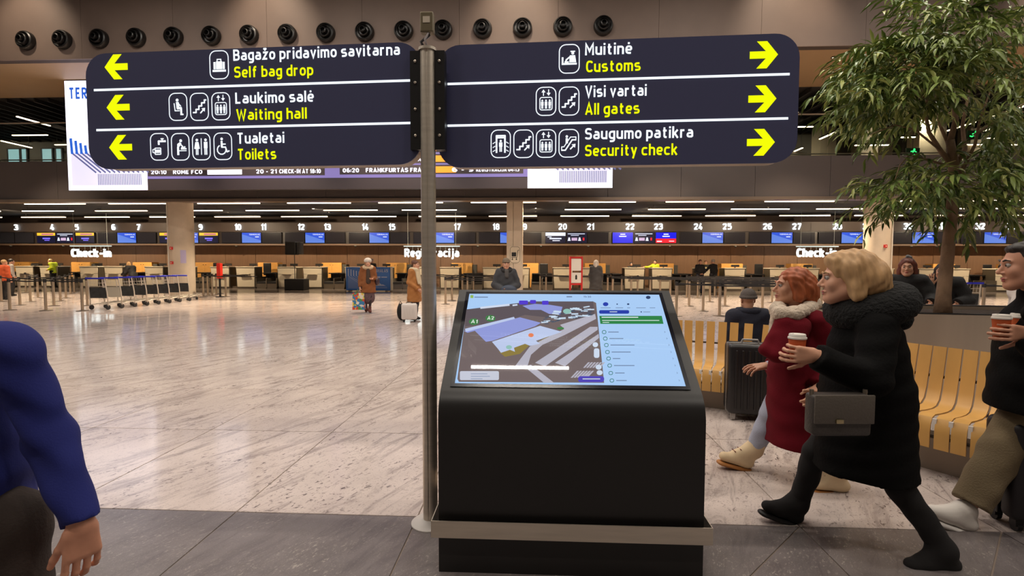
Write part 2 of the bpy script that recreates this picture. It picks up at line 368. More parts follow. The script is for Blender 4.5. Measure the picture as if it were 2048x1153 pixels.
BORDER = 2.98; PX, X0 = 1.15, -0.72; PY = 1.48; FAR = 24.6
floor = struct('floor', MB().box(-60, 60, -14, BORDER-.002, -.2, -.006).box(-60, 60, BORDER-.002, 17.78, -.2, -.006), grout)
fl2 = MB().box(-60, 60, 17.78, FAR, -.2, 0).build('marble_paving', marble, floor)
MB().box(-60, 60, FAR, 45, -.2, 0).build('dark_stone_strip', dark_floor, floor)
# marble tiles, each a slab of its own as far as they can be told apart
J = .0035
tile_me = MB().box(J, PX-J, J, PY-J, -.012, 0).me('tile', bevel=.0015, seg=1); tile_me.materials.append(marble)
rows = int(round((17.78-BORDER)/PY))
n_tiles = 0; outer = MB()
for j in range(rows):
    y0 = BORDER + j*PY
    for i in range(-26, 24):
        x0 = X0 + i*PX
        c = [(x0+PX/2-CC[0], y0+PY/2)]; q = np.array([x0+PX/2, y0+PY/2, 0])-CC; u = 1024+FPX*(q @ CR)/(q @ CF); vv = 576.5-FPX*(q @ CU)/(q @ CF)
        if -90 < u < 2140 and vv < 1200 and j < 7:
            o = bpy.data.objects.new('marble_tile', tile_me); COL.objects.link(o); o.parent = floor; o.location = (x0, y0, 0); n_tiles += 1
        else: outer.box(x0+J, x0+PX-J, y0+J, y0+PY-J, -.012, 0)
o = outer.build('marble_tile_field', marble, floor, fix=False); o['kind'] = 'stuff'
# granite border in the foreground, some slabs cut on the diagonal
for j in range(-9, 0):
    y0 = BORDER + j*PX; y1 = y0 + PX
    for i in range(-9, 9):
        x0 = X0 + i*PX; x1 = x0+PX; g = .004
        if j >= -2 and -3 <= i <= 5 or j == -1:
            if i >= 1 and j == -1:
                for tri in ([(x0+g, y1-g), (x0+g, y0+2.6*g), (x1-2.6*g, y1-g)], [(x1-g, y1-2.6*g), (x0+2.6*g, y0+g), (x1-g, y0+g)]):
                    MB().extr([(a, b, -.012) for a, b in tri], (0, 0, .012)).build('granite_slab', granite, floor)
            else:
                MB().box(x0+g, x1-g, y0+g, y1-g, -.012, 0).build('granite_slab', granite, floor, bevel=.0015, seg=1)
MB().box(-60, 60, -14, BORDER-2*PX, -.2, -.001).build('granite_paving', granite, floor)
MB().box(-60, X0-9*PX, BORDER-2*PX, BORDER, -.2, -.001).build('granite_paving', granite, floor)
MB().box(X0+9*PX, 60, BORDER-2*PX, BORDER, -.2, -.001).build('granite_paving', granite, floor)
MB().box(X0-9*PX, X0-3*PX, BORDER-2*PX, BORDER-PX, -.2, -.001).build('granite_paving', granite, floor)
MB().box(X0+6*PX, X0+9*PX, BORDER-2*PX, BORDER-PX, -.2, -.001).build('granite_paving', granite, floor)

# ---- hall ceiling, its luminaires, the upper wall
ceil_m = mat('ceiling_dark', (52, 46, 42), .8)
wall_m = mat('upper_wall_panel', (116, 99, 90), .62, var=.06, vscale=1.2)
soff_m = mat('soffit_board', (148, 120, 86), .6, var=.05, vscale=1.0)
black_m = mat('black_void', (16, 14, 14), .7)
struct('ceiling', MB().box(-60, 60, -14, 16.8, CEIL_Z+.6, CEIL_Z+.9), ceil_m)
lum_m = mat('luminaire_housing', (60, 58, 56), .5)
lum_g = glow('luminaire_diffuser', (255, 226, 190), 5.0)
for n, (x, y) in enumerate(HALL_LIGHTS):
    if abs(x) > 20: continue
    t = thing('ceiling_luminaire', 'long light on the hall ceiling, %s from the left, %s row' % (ordinal(n % 5+1), ordinal(n//5+1)), 'ceiling light', (x, y, CEIL_Z), 'hall ceiling lights')
    MB().box(x-1.2, x+1.2, y-.09, y+.09, CEIL_Z-.06, CEIL_Z+.05).build('housing', lum_m, t)
    MB().box(x-1.19, x+1.19, y-.03, y+.03, CEIL_Z-.10, CEIL_Z-.061).build('diffuser', lum_g, t)
    for s in (-1, 1): MB().tube([(x+s*1.0, y, CEIL_Z+.05), (x+s*1.0, y, CEIL_Z+.62)], .006, 5).build('hanger', lum_m, t)
UW, UZ = 16.8, 8.50
upper = struct('wall_upper', MB().box(-60, 60, UW+.04, UW+.3, UZ, CEIL_Z+.9), mat('upper_wall_joint', (60, 48, 42), .8))  # dark backing that shows in the joints between panels
for k in range(-9, 9):
    MB().box(k*3.25+.004+.7, k*3.25+3.25-.004+.7, UW, UW+.04, UZ, CEIL_Z+.6).build('wall_panel', wall_m, upper)
struct('trim_1', MB().box(-60, 60, UW+.3, 20.6, UZ, UZ+.05), soff_m)          # soffit between the upper wall and the gallery

# ---- gallery (mezzanine)
SY, SB, ST = 20.5, 4.18, 5.80
slab_m = mat('gallery_fascia', (84, 76, 74), .42, var=.05, vscale=.7)
slab = struct('wall_gallery', MB().box(-60, 60, SY+.04, SY+.4, SB, ST), mat('fascia_joint', (40, 36, 34), .8))
for k in range(-14, 14):
    MB().box(k*2.9+.006, k*2.9+2.9-.006, SY, SY+.04, SB+.02, ST).build('fascia_panel', slab_m, slab)
struct('trim_2', MB().box(-60, 60, SY-.06, SY+.42, SB-.10, SB+.02), mat('gallery_edge_metal', (150, 132, 118), .3, .7))
struct('floor_gallery', MB().box(-60, 60, SY+.4, 44, SB+.35, ST-.28), mat('gallery_floor', (90, 80, 74), .5))
under = mat('under_gallery_ceiling', (30, 25, 24), .75)
struct('ceiling_lower', MB().box(-60, 60, SY+.42, 44, SB+.28, SB+.35), under)
struct('ceiling_upper', MB().box(-60, 60, 20.6, 44, UZ+.02, UZ+.1), under)
gb = MB()
for k in range(130): gb.box(-40+.62*k, -40+.62*k+.05, 20.7, 40, UZ-.14, UZ+.02)
o = gb.build('ceiling_grille', mat('grille_black', (38, 32, 30), .6), None, fix=False); o['kind'] = STRUCT
o.name = 'trim_3'
# glass balustrade
glass = bpy.data.materials.new('balustrade_glass'); glass.use_nodes = True
nt = glass.node_tree; nt.nodes.clear(); om = nt.nodes.new('ShaderNodeOutputMaterial'); mx = nt.nodes.new('ShaderNodeMixShader'); tr = nt.nodes.new('ShaderNodeBsdfTransparent'); gs = nt.nodes.new('ShaderNodeBsdfGlossy')
tr.inputs[0].default_value = (.80, .84, .82, 1); gs.inputs['Roughness'].default_value = .06; gs.inputs[0].default_value = (.75, .75, .72, 1); mx.inputs[0].default_value = .035
nt.links.new(tr.outputs[0], mx.inputs[1]); nt.links.new(gs.outputs[0], mx.inputs[2]); nt.links.new(mx.outputs[0], om.inputs[0])
steel = mat('brushed_steel', (214, 202, 186), .38, .8, var=.08, vscale=3, stretch=(1, 1, 12))
bal = thing('glass_balustrade', 'long glass balustrade along the gallery edge above the dark fascia', 'balustrade', (0, SY+.25, ST))
for k in range(-14, 14):
    MB().box(k*2.9+.01, k*2.9+2.89, SY+.24, SY+.26, ST+.02, 7.45).build('glass_pane', glass, bal)
MB().box(-41, 41, SY+.22, SY+.28, 7.45, 7.50).build('top_rail', steel, bal)
MB().box(-41, 41, SY+.22, SY+.28, ST, ST+.04).build('base_shoe', steel, bal)
MB().tube([(-41, SY+.34, ST+.14), (41, SY+.34, ST+.14)], .025, 6).build('lower_rail', steel, bal)
# gallery back wall, pillars, lit doorways, lights
gw = struct('wall_gallery_back', MB().box(-60, 60, 27.6, 27.9, ST-.3, UZ), mat('gallery_back', (104, 96, 84), .7))
pil_m = mat('gallery_pillar', (196, 178, 150), .6)
for n, (a, b, w) in enumerate(((1640, 1672, 26), (1722, 1756, 26.3), (1838, 1892, 24.6), (1940, 1962, 26.6), (1765, 1785, 26.7), (1450, 1480, 26), (1250, 1280, 26))):
    xa, xb = atY(a, 300, w)[0], atY(b, 300, w)[0]
    struct('trim_%d' % (10+n), MB().box(xa, xb, w, w+.8, ST-.3, UZ), pil_m)
door_g = glow('lit_doorway', (168, 210, 212), .9)
for n, (a, b) in enumerate(((16, 38), (43, 52), (84, 103), (112, 122))):
    xa, xb = atY(a, 310, 27.5)[0], atY(b, 310, 27.5)[0]
    d = struct('window_%d' % (n+1), MB().box(xa, xb, 27.52, 27.6, ST-.25, 7.95), door_g)
    MB().box(xa-.08, xa, 27.5, 27.6, ST-.25, 8.0).box(xb, xb+.08, 27.5, 27.6, ST-.25, 8.0).box(xa-.08, xb+.08, 27.5, 27.6, 7.95, 8.0).build('window_frame', lum_m, d)
strip_g = glow('strip_light', (255, 224, 188), 7.0)
strip_h = mat('strip_housing', (44, 40, 38), .5)
def strip(p0, p1, label, group):
    c = (np.array(p0)+np.array(p1))/2; t = thing('strip_light', label, 'ceiling light', c, group)
    a = np.array(p1)-np.array(p0); ln = np.linalg.norm(a); a = a/ln; s = np.cross(a, [0, 0, 1]); s /= np.linalg.norm(s); up = np.array([0, 0, 1.])
    MB().obox(c, a*ln/2, s*.038, up*.02).build('diffuser', strip_g, t)
    MB().obox(c+up*.05, a*ln/2, s*.045, up*.03).build('housing', strip_h, t)
    for e in (-.4, .4):
        q = c+a*ln*e+up*.06; MB().tube([q, q+up*(UZ+.02-q[2] if q[2] > 5 else SB+.30-q[2])], .008, 4).build('hanger', strip_h, t)
    return t
# gallery lights run both ways under its black grille ceiling
g_l = [((0, 225), (83, 246), 23, 31), ((0, 282), (62, 295), 22, 27.5), ((38, 321), (62, 328), 24, 27), ((1644, 275), (1681, 262), 23, 27), ((1592, 302), (1604, 296), 26, 28), ((1790, 219), (1814, 206), 22, 24),
       ((1970, 262), (2040, 240), 22.5, 26), ((1895, 262), (1950, 244), 22.5, 26), ((2020, 222), (2048, 212), 22, 24)]
for n, (p, q, ya, yb) in enumerate(g_l):
    z = 7.9 if n not in (1, 2, 3, 4) else 7.5
    A = fl(p[0], p[1], z); B = fl(q[0], q[1], z)
    y0, y1 = sorted((A[1], B[1])); xm = (A[0]+B[0])/2
    y0 = max(y0, 21.2); y1 = max(y0+1.5, y1)
    strip((xm, y0, z), (xm, y1, z), 'strip light receding into the gallery, %s of those %s' % (ordinal(n+1 if n < 3 else n-2), 'left of the screens' if n < 3 else 'behind the tree'), 'receding gallery strip lights')
for n, (a, b, y, Yp) in enumerate(((25, 95, 271, 25), (110, 150, 290, 26.5), (1596, 1626, 254, 23.5), (1710, 1780, 291, 25), (1798, 1830, 275, 24), (1975, 2016, 277, 24.2), (1928, 1990, 290, 26.6), (1985, 2040, 290, 25))):
    A = atY(a, y, Yp); B = atY(b, y, Yp)
    strip(A, (B[0], Yp, A[2]), 'crosswise strip light in the gallery, %s from the left' % ordinal(n+1), 'crosswise gallery strip lights')
# green exit pictograms glowing in the gallery
for n, (px, py) in enumerate(((1949, 270), (1826, 305))):
    c = atY(px, py, 24.2)
    d = thing('exit_sign', 'green glowing exit sign in the gallery, %s of the two behind the tree' % ('right' if n == 0 else 'left'), 'sign', c)
    MB().box(c[0]-.3, c[0]+.3, 24.2, 24.26, c[2]-.2, c[2]+.2).build('case', mat('exit_case', (20, 60, 30), .5), d)
    D = Draw(lambda x, y: (c[0]+x, 24.19, c[2]+y))
    D.disc(.05, .13, .05, n=8).line([(.04, .1), (-.02, -.02), (.08, -.1), (.04, -.17)], .05).line([(-.02, -.02), (-.12, -.08), (-.2, -.05)], .05).line([(.03, .07), (.14, .02)], .04).line([(.03, .07), (-.1, .04)], .04)
    MB().tube([(c[0], 24.23, c[2]+.2), (c[0], 24.23, UZ+.02)], .012, 5).build('hanger', lum_m, d)
    D.build('running_figure', glow('exit_green', (60, 255, 120), 2.5), d)

# ---- strip lights under the gallery, three rows
rows_ = [(21.5, 4.13, [-22.85, -18.94, -14.87, -10.83, -6.8, -2.78, 1.41, 5.47, 9.55, 13.62, 17.69, 21.8], 'front'),
         (25.4, 4.22, [-31.2, -27.15, -23.12, -19.07, -15.0, -10.9, -6.82, 1.46, 5.6, 9.66, 13.77, 17.97, 22.1], 'middle'),
         (29.4, 4.26, [-35.6, -31.5, -27.45, -23.35, -19.3, -15.2, -11.05, -6.9, -2.74, 1.44, 5.57, 9.74, 13.9, 18.05, 22.24, 26.4], 'rear')]
for Y, z, xs, nm in rows_:
    for n, x in enumerate(xs):
        strip((x, Y, z), (x+2.8, Y, z), 'warm strip light under the gallery, %s from the left in the %s row' % (ordinal(n+1), nm), 'strip lights under the gallery')

dl = None
for n, (x, y) in enumerate(DOWN):
    lab = 'small recessed downlight under the gallery, %s from the left, %s line' % (ordinal(n % 11+1), ('front', 'middle', 'rear')[n//11])
    if dl is None:
        dl = thing('downlight', lab, 'ceiling light', (x, y, SB+.27), 'recessed downlights under the gallery'); MB().lathe([(.09, SB+.28), (.09, SB+.255), (.075, SB+.25), (.07, SB+.275)], (x, y, 0), 16, 'z', False).build('ring', strip_h, dl)
        MB().lathe([(.06, SB+.27), (.06, SB+.266)], (x, y, 0), 14).build('lens', glow('downlight_lens', (255, 226, 190), 3.0), dl)
    else: dup(dl, (x, y, SB+.27), lab)
for n, (x, y) in enumerate(SOFF):
    dup(dl, (x, y, UZ-.01), 'added fill downlight in the brown soffit below the upper wall, %s from the left' % ordinal(n+1), 'added soffit fill lights')  # housings for the added soffit fill spots
for n, (x, y) in enumerate(GALL):
    dup(dl, (x, y, UZ+.0), 'added fill downlight on the gallery ceiling, %s from the left' % ordinal(n+1), 'added gallery fill lights')  # housings that go with the added gallery fill
# ---- check-in back wall, fascia and plinth
brown = mat('check_in_brown_panel', (132, 97, 69), .55, var=.08, vscale=3, stretch=(6, 1, .4))
bw = struct('wall_back', MB().box(-60, 60, 31.5, 31.7, 0, SB+.3), mat('check_in_joint', (50, 36, 28), .8))
for k in range(-19, 17): MB().box(k*2.0+.01, k*2.0+1.99, 31.44, 31.5, 0, 2.62).build('wall_panel', brown, bw)
struct('trim_4', MB().box(-60, 60, 30.3, 31.5, 2.58, 2.68), mat('fascia_edge', (118, 96, 78), .5))
struct('trim_5', MB().box(-60, 60, 30.34, 30.5, 2.68, 3.42), mat('fascia_dark', (50, 42, 38), .4))
struct('trim_6', MB().box(-60, 60, 30.28, 30.5, 3.42, 3.98), mat('number_band', (62, 50, 44), .55))
struct('baseboard_back', MB().box(-60, 60, 28.72, 28.80, 0, .12), mat('plinth_steel', (140, 124, 108), .35, .6))

# ---- columns
conc = mat('column_concrete', (196, 178, 156), .75, var=.07, vscale=2.5, bump=.15, bscale=14)
for n, (cx, rr, sq) in enumerate(((-15.41, .5, 0), (-.88, .335, 1), (13.9, .48, 0))):
    if sq:
        c = thing('column_%d' % 2, None, None, (cx, 21.3, 0)); c['kind'] = STRUCT
        MB().box(cx-.335, cx-.06, 20.95, 21.6, 0, SB+.3).build('shaft', conc, c, bevel=.02)
        MB().box(cx-.055, cx+.335, 20.93, 21.6, 0, SB+.3).build('shaft', conc, c, bevel=.02)
    else:
        c = thing('column_%d' % (1 if n == 0 else 3), None, None, (cx, 21.12, 0)); c['kind'] = STRUCT
        MB().lathe([(rr, 0), (rr, SB+.3)], (cx, 21.12, 0), 32).build('shaft', conc, c, smooth='auto')
        MB().lathe([(rr+.06, 0), (rr+.06, .08), (rr+.002, .1)], (cx, 21.12, 0), 32).build('base_ring', steel, c, smooth='auto')
        MB().tube([(cx+(-.25 if n == 0 else .3), 21.12-rr*.9, 0.1), (cx+(-.25 if n == 0 else .3), 21.12-rr*.9, SB+.2)], .02, 6).build('conduit', mat('conduit_white', (214, 204, 190), .5), c)

# ================================================================ WAYFINDING SIGN
sgn_blue = mat('sign_navy', (76, 78, 112), .34)
sgn_side = mat('sign_edge_metal', (150, 134, 116), .35, .6)
g_white = glow('sign_white', (240, 250, 255), 1.15)
g_yel = glow('sign_yellow', (238, 250, 0), 1.0)
pole_p = fl(861, 1046)
sign = thing('wayfinding_sign', 'tall steel pole carrying two navy illuminated direction panels', 'sign', (pole_p[0], pole_p[1], 0))
px_, py_ = pole_p[0], pole_p[1]
top_z = atY(861, 103, py_)[2]
pm = MB()
prof = []
for k in range(40):
    a = 2*PI*k/40; r = .043 - .004*(1 if k % 10 in (0,) else 0); prof.append((px_+r*math.cos(a), py_+r*math.sin(a), 0))
pm.extr(prof, (0, 0, top_z)); pm.build('pole', steel, sign, smooth='auto')
MB().lathe([(.115, 0), (.115, .006), (.105, .014), (.06, .018), (.045, .03)], (px_, py_, 0), 32).build('base_plate', mat('base_white', (214, 206, 200), .4), sign, smooth='auto')
MB().lathe([(.052, top_z), (.052, top_z+.015), (.02, top_z+.02)], (px_, py_, 0), 20).build('pole_cap', steel, sign, smooth='auto')
MB().tube([(px_-.01, py_, top_z), (px_-.035, py_-.01, top_z+.05), (px_+.01, py_, top_z+.09), (px_, py_, top_z+.12)], .009, 6).build('cable', mat('cable_dark', (40, 34, 36), .5), sign, smooth=True)
MB().tube([(px_+.005, py_-.01, top_z), (px_-.01, py_-.02, top_z+.06), (px_+.02, py_-.01, top_z+.12)], .006, 6).build('cable', mat('cable_grey', (170, 160, 160), .5), sign, smooth=True)
bx = MB().box(px_-.038, px_+.038, py_-.025, py_+.03, top_z+.10, top_z+.215).build('junction_box', mat('junction_box', (120, 108, 84), .4, .3), sign, bevel=.008)
MB().box(px_-.02, px_+.02, py_-.028, py_-.024, top_z+.15, top_z+.185).build('window', mat('junction_window', (214, 200, 180), .4), bx)

def ctw(x, z): return x*_r + z*_h
def make_panel(A, B, edges, rowpx):
    A = ctw(*A); B = ctw(*B); ux = (B-A)/np.linalg.norm(B-A); un = np.array([ux[1], -ux[0], 0]); uz = np.array([0, 0, 1.])
    P0 = A + uz*EYE
    def st(px, py):
        q = onplane(px, py, P0, un) - P0
        return q @ ux, q @ uz
    def pt(s, t, d=0.0): return P0 + ux*s + uz*t + un*d
    (l, r, tp, bt) = edges
    s0 = st(*l)[0]; s1 = st(*r)[0]; t1 = st(*tp)[1]; t0 = st(*bt)[1]
    rad = .135; out = Draw(None).rr((s0+s1)/2, (t0+t1)/2, (s1-s0)/2, (t1-t0)/2, rad, 8)
    root = MB().extr([pt(x, y, 0) for x, y in out], -un*.012).build('panel', sgn_blue, sign)
    out2 = Draw(None).rr((s0+s1)/2, (t0+t1)/2, (s1-s0)/2-.004, (t1-t0)/2-.004, rad, 8)
    MB().extr([pt(x, y, -.0125) for x, y in out2], -un*.085).build('housing', sgn_side, root)
    return root, st, pt, ux, uz, un
def icon(D, kind, x, y, h):
    """x, y: centre; h: height of the frame"""
    w = h*.36; D.ring(x, y, w, h/2, h*.24, h*.032)
    s = h
    def R(a, b, c, d): D.rect(x+a*s, y+b*s, x+c*s, y+d*s)
    def O(a, b, r): D.disc(x+a*s, y+b*s, r*s, n=14)
    def Ln(p, w_): D.line([(x+a*s, y+b*s) for a, b in p], w_*s)
    def Pg(p): D.poly([(x+a*s, y+b*s) for a, b in p])
    if kind == 'bag':
        R(-.25, -.24, .25, -.17); R(-.21, -.15, -.13, .10); R(-.115, -.15, .115, .12); R(.13, -.15, .21, .10); Ln([(-.07, .12), (-.07, .19), (.07, .19), (.07, .12)], .035)
    elif kind == 'seat':
        O(-.03, .24, .055); Pg([(-.08, .17), (.03, .17), (.05, -.04), (-.06, -.06)]); R(-.05, -.09, .14, -.01); R(.08, -.28, .15, -.05); R(.08, -.3, .2, -.25); Ln([(-.15, .12), (-.12, -.14), (.05, -.14)], .035); Ln([(.03, .1), (.1, .02)], .04)
    elif kind == 'stairs':
        Ln([(-.24, -.2), (-.13, -.2), (-.13, -.09), (-.02, -.09), (-.02, .03), (.09, .03), (.09, .14), (.2, .14), (.2, .24), (.26, .24)], .05)
        Ln([(.04, -.22), (.18, -.08)], .045); Pg([(.22, -.04), (.08, -.06), (.2, -.18)])
    elif kind == 'lift':
        D.ring(x, y-.08*s, .23*s, .23*s, .08*s, .03*s)
        for a in (-.13, 0, .13):
            O(a, .03, .032); R(a-.045, -.14, a+.045, -.01); R(a-.035, -.25, a-.005, -.13); R(a+.005, -.25, a+.035, -.13)
        Ln([(-.09, .2), (-.09, .36)], .03); Pg([(-.09, .41), (-.16, .31), (-.02, .31)]); Ln([(.09, .4), (.09, .24)], .03); Pg([(.09, .19), (.02, .29), (.16, .29)])
    elif kind == 'tap':
        Ln([(-.02, .12), (-.02, .2), (.24, .2)], .07); R(.1, .2, .14, .28); R(.06, .27, .18, .31); R(-.05, .07, .02, .13)
        D.ring(x-.06*s, y-.16*s, .13*s, .13*s, .03*s, .035*s); Ln([(-.19, -.08), (-.26, -.1), (-.26, -.2), (-.19, -.22)], .03); R(-.15, -.22, .03, -.1)
    elif kind == 'baby':
        O(.02, .22, .055); Pg([(-.12, .1), (-.02, .17), (.05, .12), (.0, .05), (-.06, -.02), (-.12, -.02)]); R(-.13, -.3, -.05, 0); Ln([(.0, .1), (.1, .0)], .045); R(.02, -.1, .24, -.05); O(.17, -.01, .03); R(.03, -.05, .14, -.01); R(-.05, -.16, .24, -.13)
    elif kind == 'wc':
        O(-.17, .24, .05); Pg([(-.23, .17), (-.11, .17), (-.06, -.08), (-.28, -.08)]); R(-.22, -.3, -.18, -.07); R(-.16, -.3, -.12, -.07)
        R(-.015, -.3, .015, .3)
        O(.17, .24, .05); R(.1, -.06, .24, .17); R(.115, -.3, .16, -.05); R(.18, -.3, .225, -.05)
    elif kind == 'wheel':
        O(-.04, .27, .05); Pg([(-.08, .2), (-.01, .2), (.0, -.02), (-.08, -.02)]); Ln([(-.03, .08), (.1, .08)], .04); Ln([(-.05, -.03), (.1, -.03), (.16, -.2), (.24, -.17)], .05)
        for k in range(9):
            a0 = math.radians(120+k*27); a1 = math.radians(120+(k+1)*27); Ln([(-.05+.17*math.cos(a0), -.12+.17*math.sin(a0)), (-.05+.17*math.cos(a1), -.12+.17*math.sin(a1))], .04)
    elif kind == 'customs':
        R(-.26, -.2, .26, -.14); R(-.26, -.14, -.2, .06); O(.12, .19, .05); R(.04, .23, .2, .27); Pg([(.02, .12), (.2, .12), (.24, -.12), (.0, -.12)]); Ln([(.04, .08), (-.1, -.03), (-.12, -.09)], .05); R(-.16, -.14, -.02, -.08)
    elif kind == 'scan':
        Ln([(-.15, -.3), (-.15, .28), (.15, .28), (.15, -.3)], .06); R(-.15, .19, .15, .24); O(0, .1, .04); R(-.06, -.1, .06, .05); R(-.045, -.28, -.008, -.09); R(.008, -.28, .045, -.09)
        for sg in (-1, 1):
            for k in (-.22, -.08, .06): Ln([(sg*.2, k), (sg*.28, k-.05)], .025)
    elif kind == 'esc':
        Ln([(-.25, -.24), (-.12, -.24), (.12, .12), (.25, .12)], .045); Ln([(-.25, -.12), (-.17, -.12), (.06, .22), (.25, .22)], .03); Ln([(-.25, -.24), (-.25, -.12)], .03); Ln([(.25, .12), (.25, .22)], .03)
        O(-.07, .24, .045); R(-.11, .0, -.03, .18); Ln([(.06, -.2), (.2, -.06)], .045); Pg([(.24, -.02), (.1, -.04), (.22, -.16)])
LIFT = .0015
def fill_panel(pan, rows, dividers, arrow_dir):
    root, st, pt, ux, uz, un = pan
    for (a, b) in dividers:
        (sa, ta), (sb, tb) = st(*a), st(*b); t = (ta+tb)/2
        MB().extr([pt(sa, t-.0065, 0), pt(sb, t-.0065, 0), pt(sb, t+.0065, 0), pt(sa, t+.0065, 0)], un*.002).build('divider_line', g_white, root)
    for row in rows:
        s, t = st(*row['arrow']); q = lambda x, y: pt(s+x*arrow_dir, t+y, LIFT)
        # arrow pointing +x, 0.17 m
        MB().poly([q(-.075, .02), q(.012, .02), q(-.038, .075), q(.018, .075), q(.078, .0), q(.018, -.075), q(-.038, -.075), q(.012, -.02), q(-.075, -.02)]).build('arrow', g_yel, root, fix=False)
        for (txt, xl, xr, yb, cap, colr) in row['text']:
            sl, tb = st(xl, yb); sr, _ = st(xr, yb)
            put_words(txt, pt(sl, tb, LIFT), ux, uz, un, sr-sl, cap, g_white if colr == 'w' else g_yel, root)
        for (kind, cx, cy, hpx) in row['icons']:
            s_, t_ = st(cx, cy); h_ = abs(st(cx, cy-hpx/2)[1]-st(cx, cy+hpx/2)[1])
            D = Draw(lambda x, y: pt(x, y, LIFT)); icon(D, kind, s_, t_, h_); D.build('pictogram', g_white, root)
pl = make_panel((-2.63, 3.15), (-.549, 2.965), ((173, 190), (842, 190), (760, 86), (700, 331)), None)
fill_panel(pl, [
    dict(arrow=(233, 134), text=[('Bagažo pridavimo savitarna', 467, 800, 122, .066, 'w'), ('Self bag drop', 469, 627, 156, .066, 'y')], icons=[('bag', 438.5, 130, 58)]),
    dict(arrow=(237, 215), text=[('Laukimo salė', 471, 628, 208, .066, 'w'), ('Waiting hall', 473, 614, 241, .066, 'y')], icons=[('seat', 356.5, 214, 56), ('stairs', 399, 214, 56), ('lift', 442, 213, 56)]),
    dict(arrow=(242, 295), text=[('Tualetai', 474, 569, 288, .066, 'w'), ('Toilets', 475, 553, 320, .066, 'y')], icons=[('tap', 319, 294, 55), ('baby', 361, 294, 55), ('wc', 403, 293.5, 55), ('wheel', 446, 293, 55)]),
], (((188, 177), (821, 165)), ((193, 257), (822, 250))), -1)
pr = make_panel((-.395, 3.036), (1.59, 2.864), ((876, 200), (1597, 200), (1500, 69), (1300, 330)), None)
fill_panel(pr, [
    dict(arrow=(1527, 110), text=[('Muitinė', 1170, 1264, 111, .066, 'w'), ('Customs', 1172, 1281, 145, .066, 'y')], icons=[('customs', 1138.5, 118, 59)]),
    dict(arrow=(1524, 198), text=[('Visi vartai', 1170, 1293, 195, .066, 'w'), ('All gates', 1170, 1279, 230, .066, 'y')], icons=[('lift', 1092, 203, 58), ('stairs', 1138, 202.5, 58)]),
    dict(arrow=(1521, 285), text=[('Saugumo patikra', 1170, 1386, 279.5, .066, 'w'), ('Security check', 1170, 1355, 313, .066, 'y')], icons=[('scan', 1001.5, 288, 57), ('stairs', 1047, 288, 57), ('lift', 1092, 287.5, 57), ('esc', 1137.5, 287, 57)]),
], (((895, 164), (1579, 153)), ((895, 248), (1576, 241))), 1)
# brackets between pole and panels
for k, (sx) in enumerate((-1, 1)):
    MB().box(px_+sx*.043, px_+sx*.10, py_-.012, py_+.05, 2.22, 2.78).build('mounting_rail', mat('rail_black', (22, 20, 20), .4), sign)
    for zz in (2.3, 2.45, 2.6, 2.72): MB().lathe([(.008, 0), (.008, -.006), (.004, -.009)], (px_+sx*.07, py_-.012, zz), 8, 'y').build('bolt', steel, sign)

# ================================================================ INFORMATION KIOSK
KY = 2.44; kL = atY(876.5, 900, KY)[0]; kR = atY(1411, 900, KY)[0]
kA = np.array([KY, fl(1140, 806, 0)[2]]); zb = atY(1140, 812, KY)[2]
kw = kR-kL
# top edge: distance where the kiosk's width spans 417 px
q = atz(918, 577, 1.0); 
def find_top():
    best = None
    for Y in np.linspace(2.9, 3.5, 241):
        a, b = atY(918, 577, Y)[0], atY(1335, 576, Y)[0]
        e = abs((b-a)-kw)
        if best is None or e < best[0]: best = (e, Y, atY(1126, 577, Y)[2])
    return best[1], best[2]
TY, TZ = find_top()
kblk = mat('kiosk_black', (24, 21, 20), .38, var=.05, vscale=30, spec=.55)
kiosk = thing('information_kiosk', 'black floor-standing touchscreen kiosk with a sloped map screen', 'kiosk', ((kL+kR)/2, KY+.4, 0))
sl = np.array([TY-KY, TZ-zb]); sl /= np.linalg.norm(sl)
prof = [(KY, .0), (KY, zb-.09)]
for k in range(1, 8):
    a = k/8; p0, p1, p2 = np.array([KY, zb-.09]), np.array([KY, zb]), np.array([KY, zb])+sl*.09
    q = (1-a)**2*p0 + 2*a*(1-a)*p1 + a*a*p2; prof.append(tuple(q))
prof += [tuple(np.array([KY, zb])+sl*.09), (TY-.02*sl[0], TZ-.02*sl[1]), (TY, TZ-.015), (TY+.03, TZ-.05), (TY+.03, .0)]
MB().extr([(kL, y, z) for y, z in prof], (kw, 0, 0)).build('housing', kblk, kiosk, smooth='auto')
# steel bumper rail
zc0, zc1 = atY(1140, 1083, KY-.04)[2], atY(1140, 1049, KY-.04)[2]
MB().box(kL-.03, kR+.03, KY-.045, KY-.041, zc0, zc1).box(kL-.03, kL-.026, KY-.041, KY+.75, zc0, zc1).box(kR+.026, kR+.03, KY-.041, KY+.75, zc0, zc1).build('bumper_rail', steel, kiosk)
for xx in (kL+.1, kR-.1): MB().box(xx-.02, xx+.02, KY-.041, KY+.01, zc0+.02, zc1-.02).build('rail_bracket', kblk, kiosk)
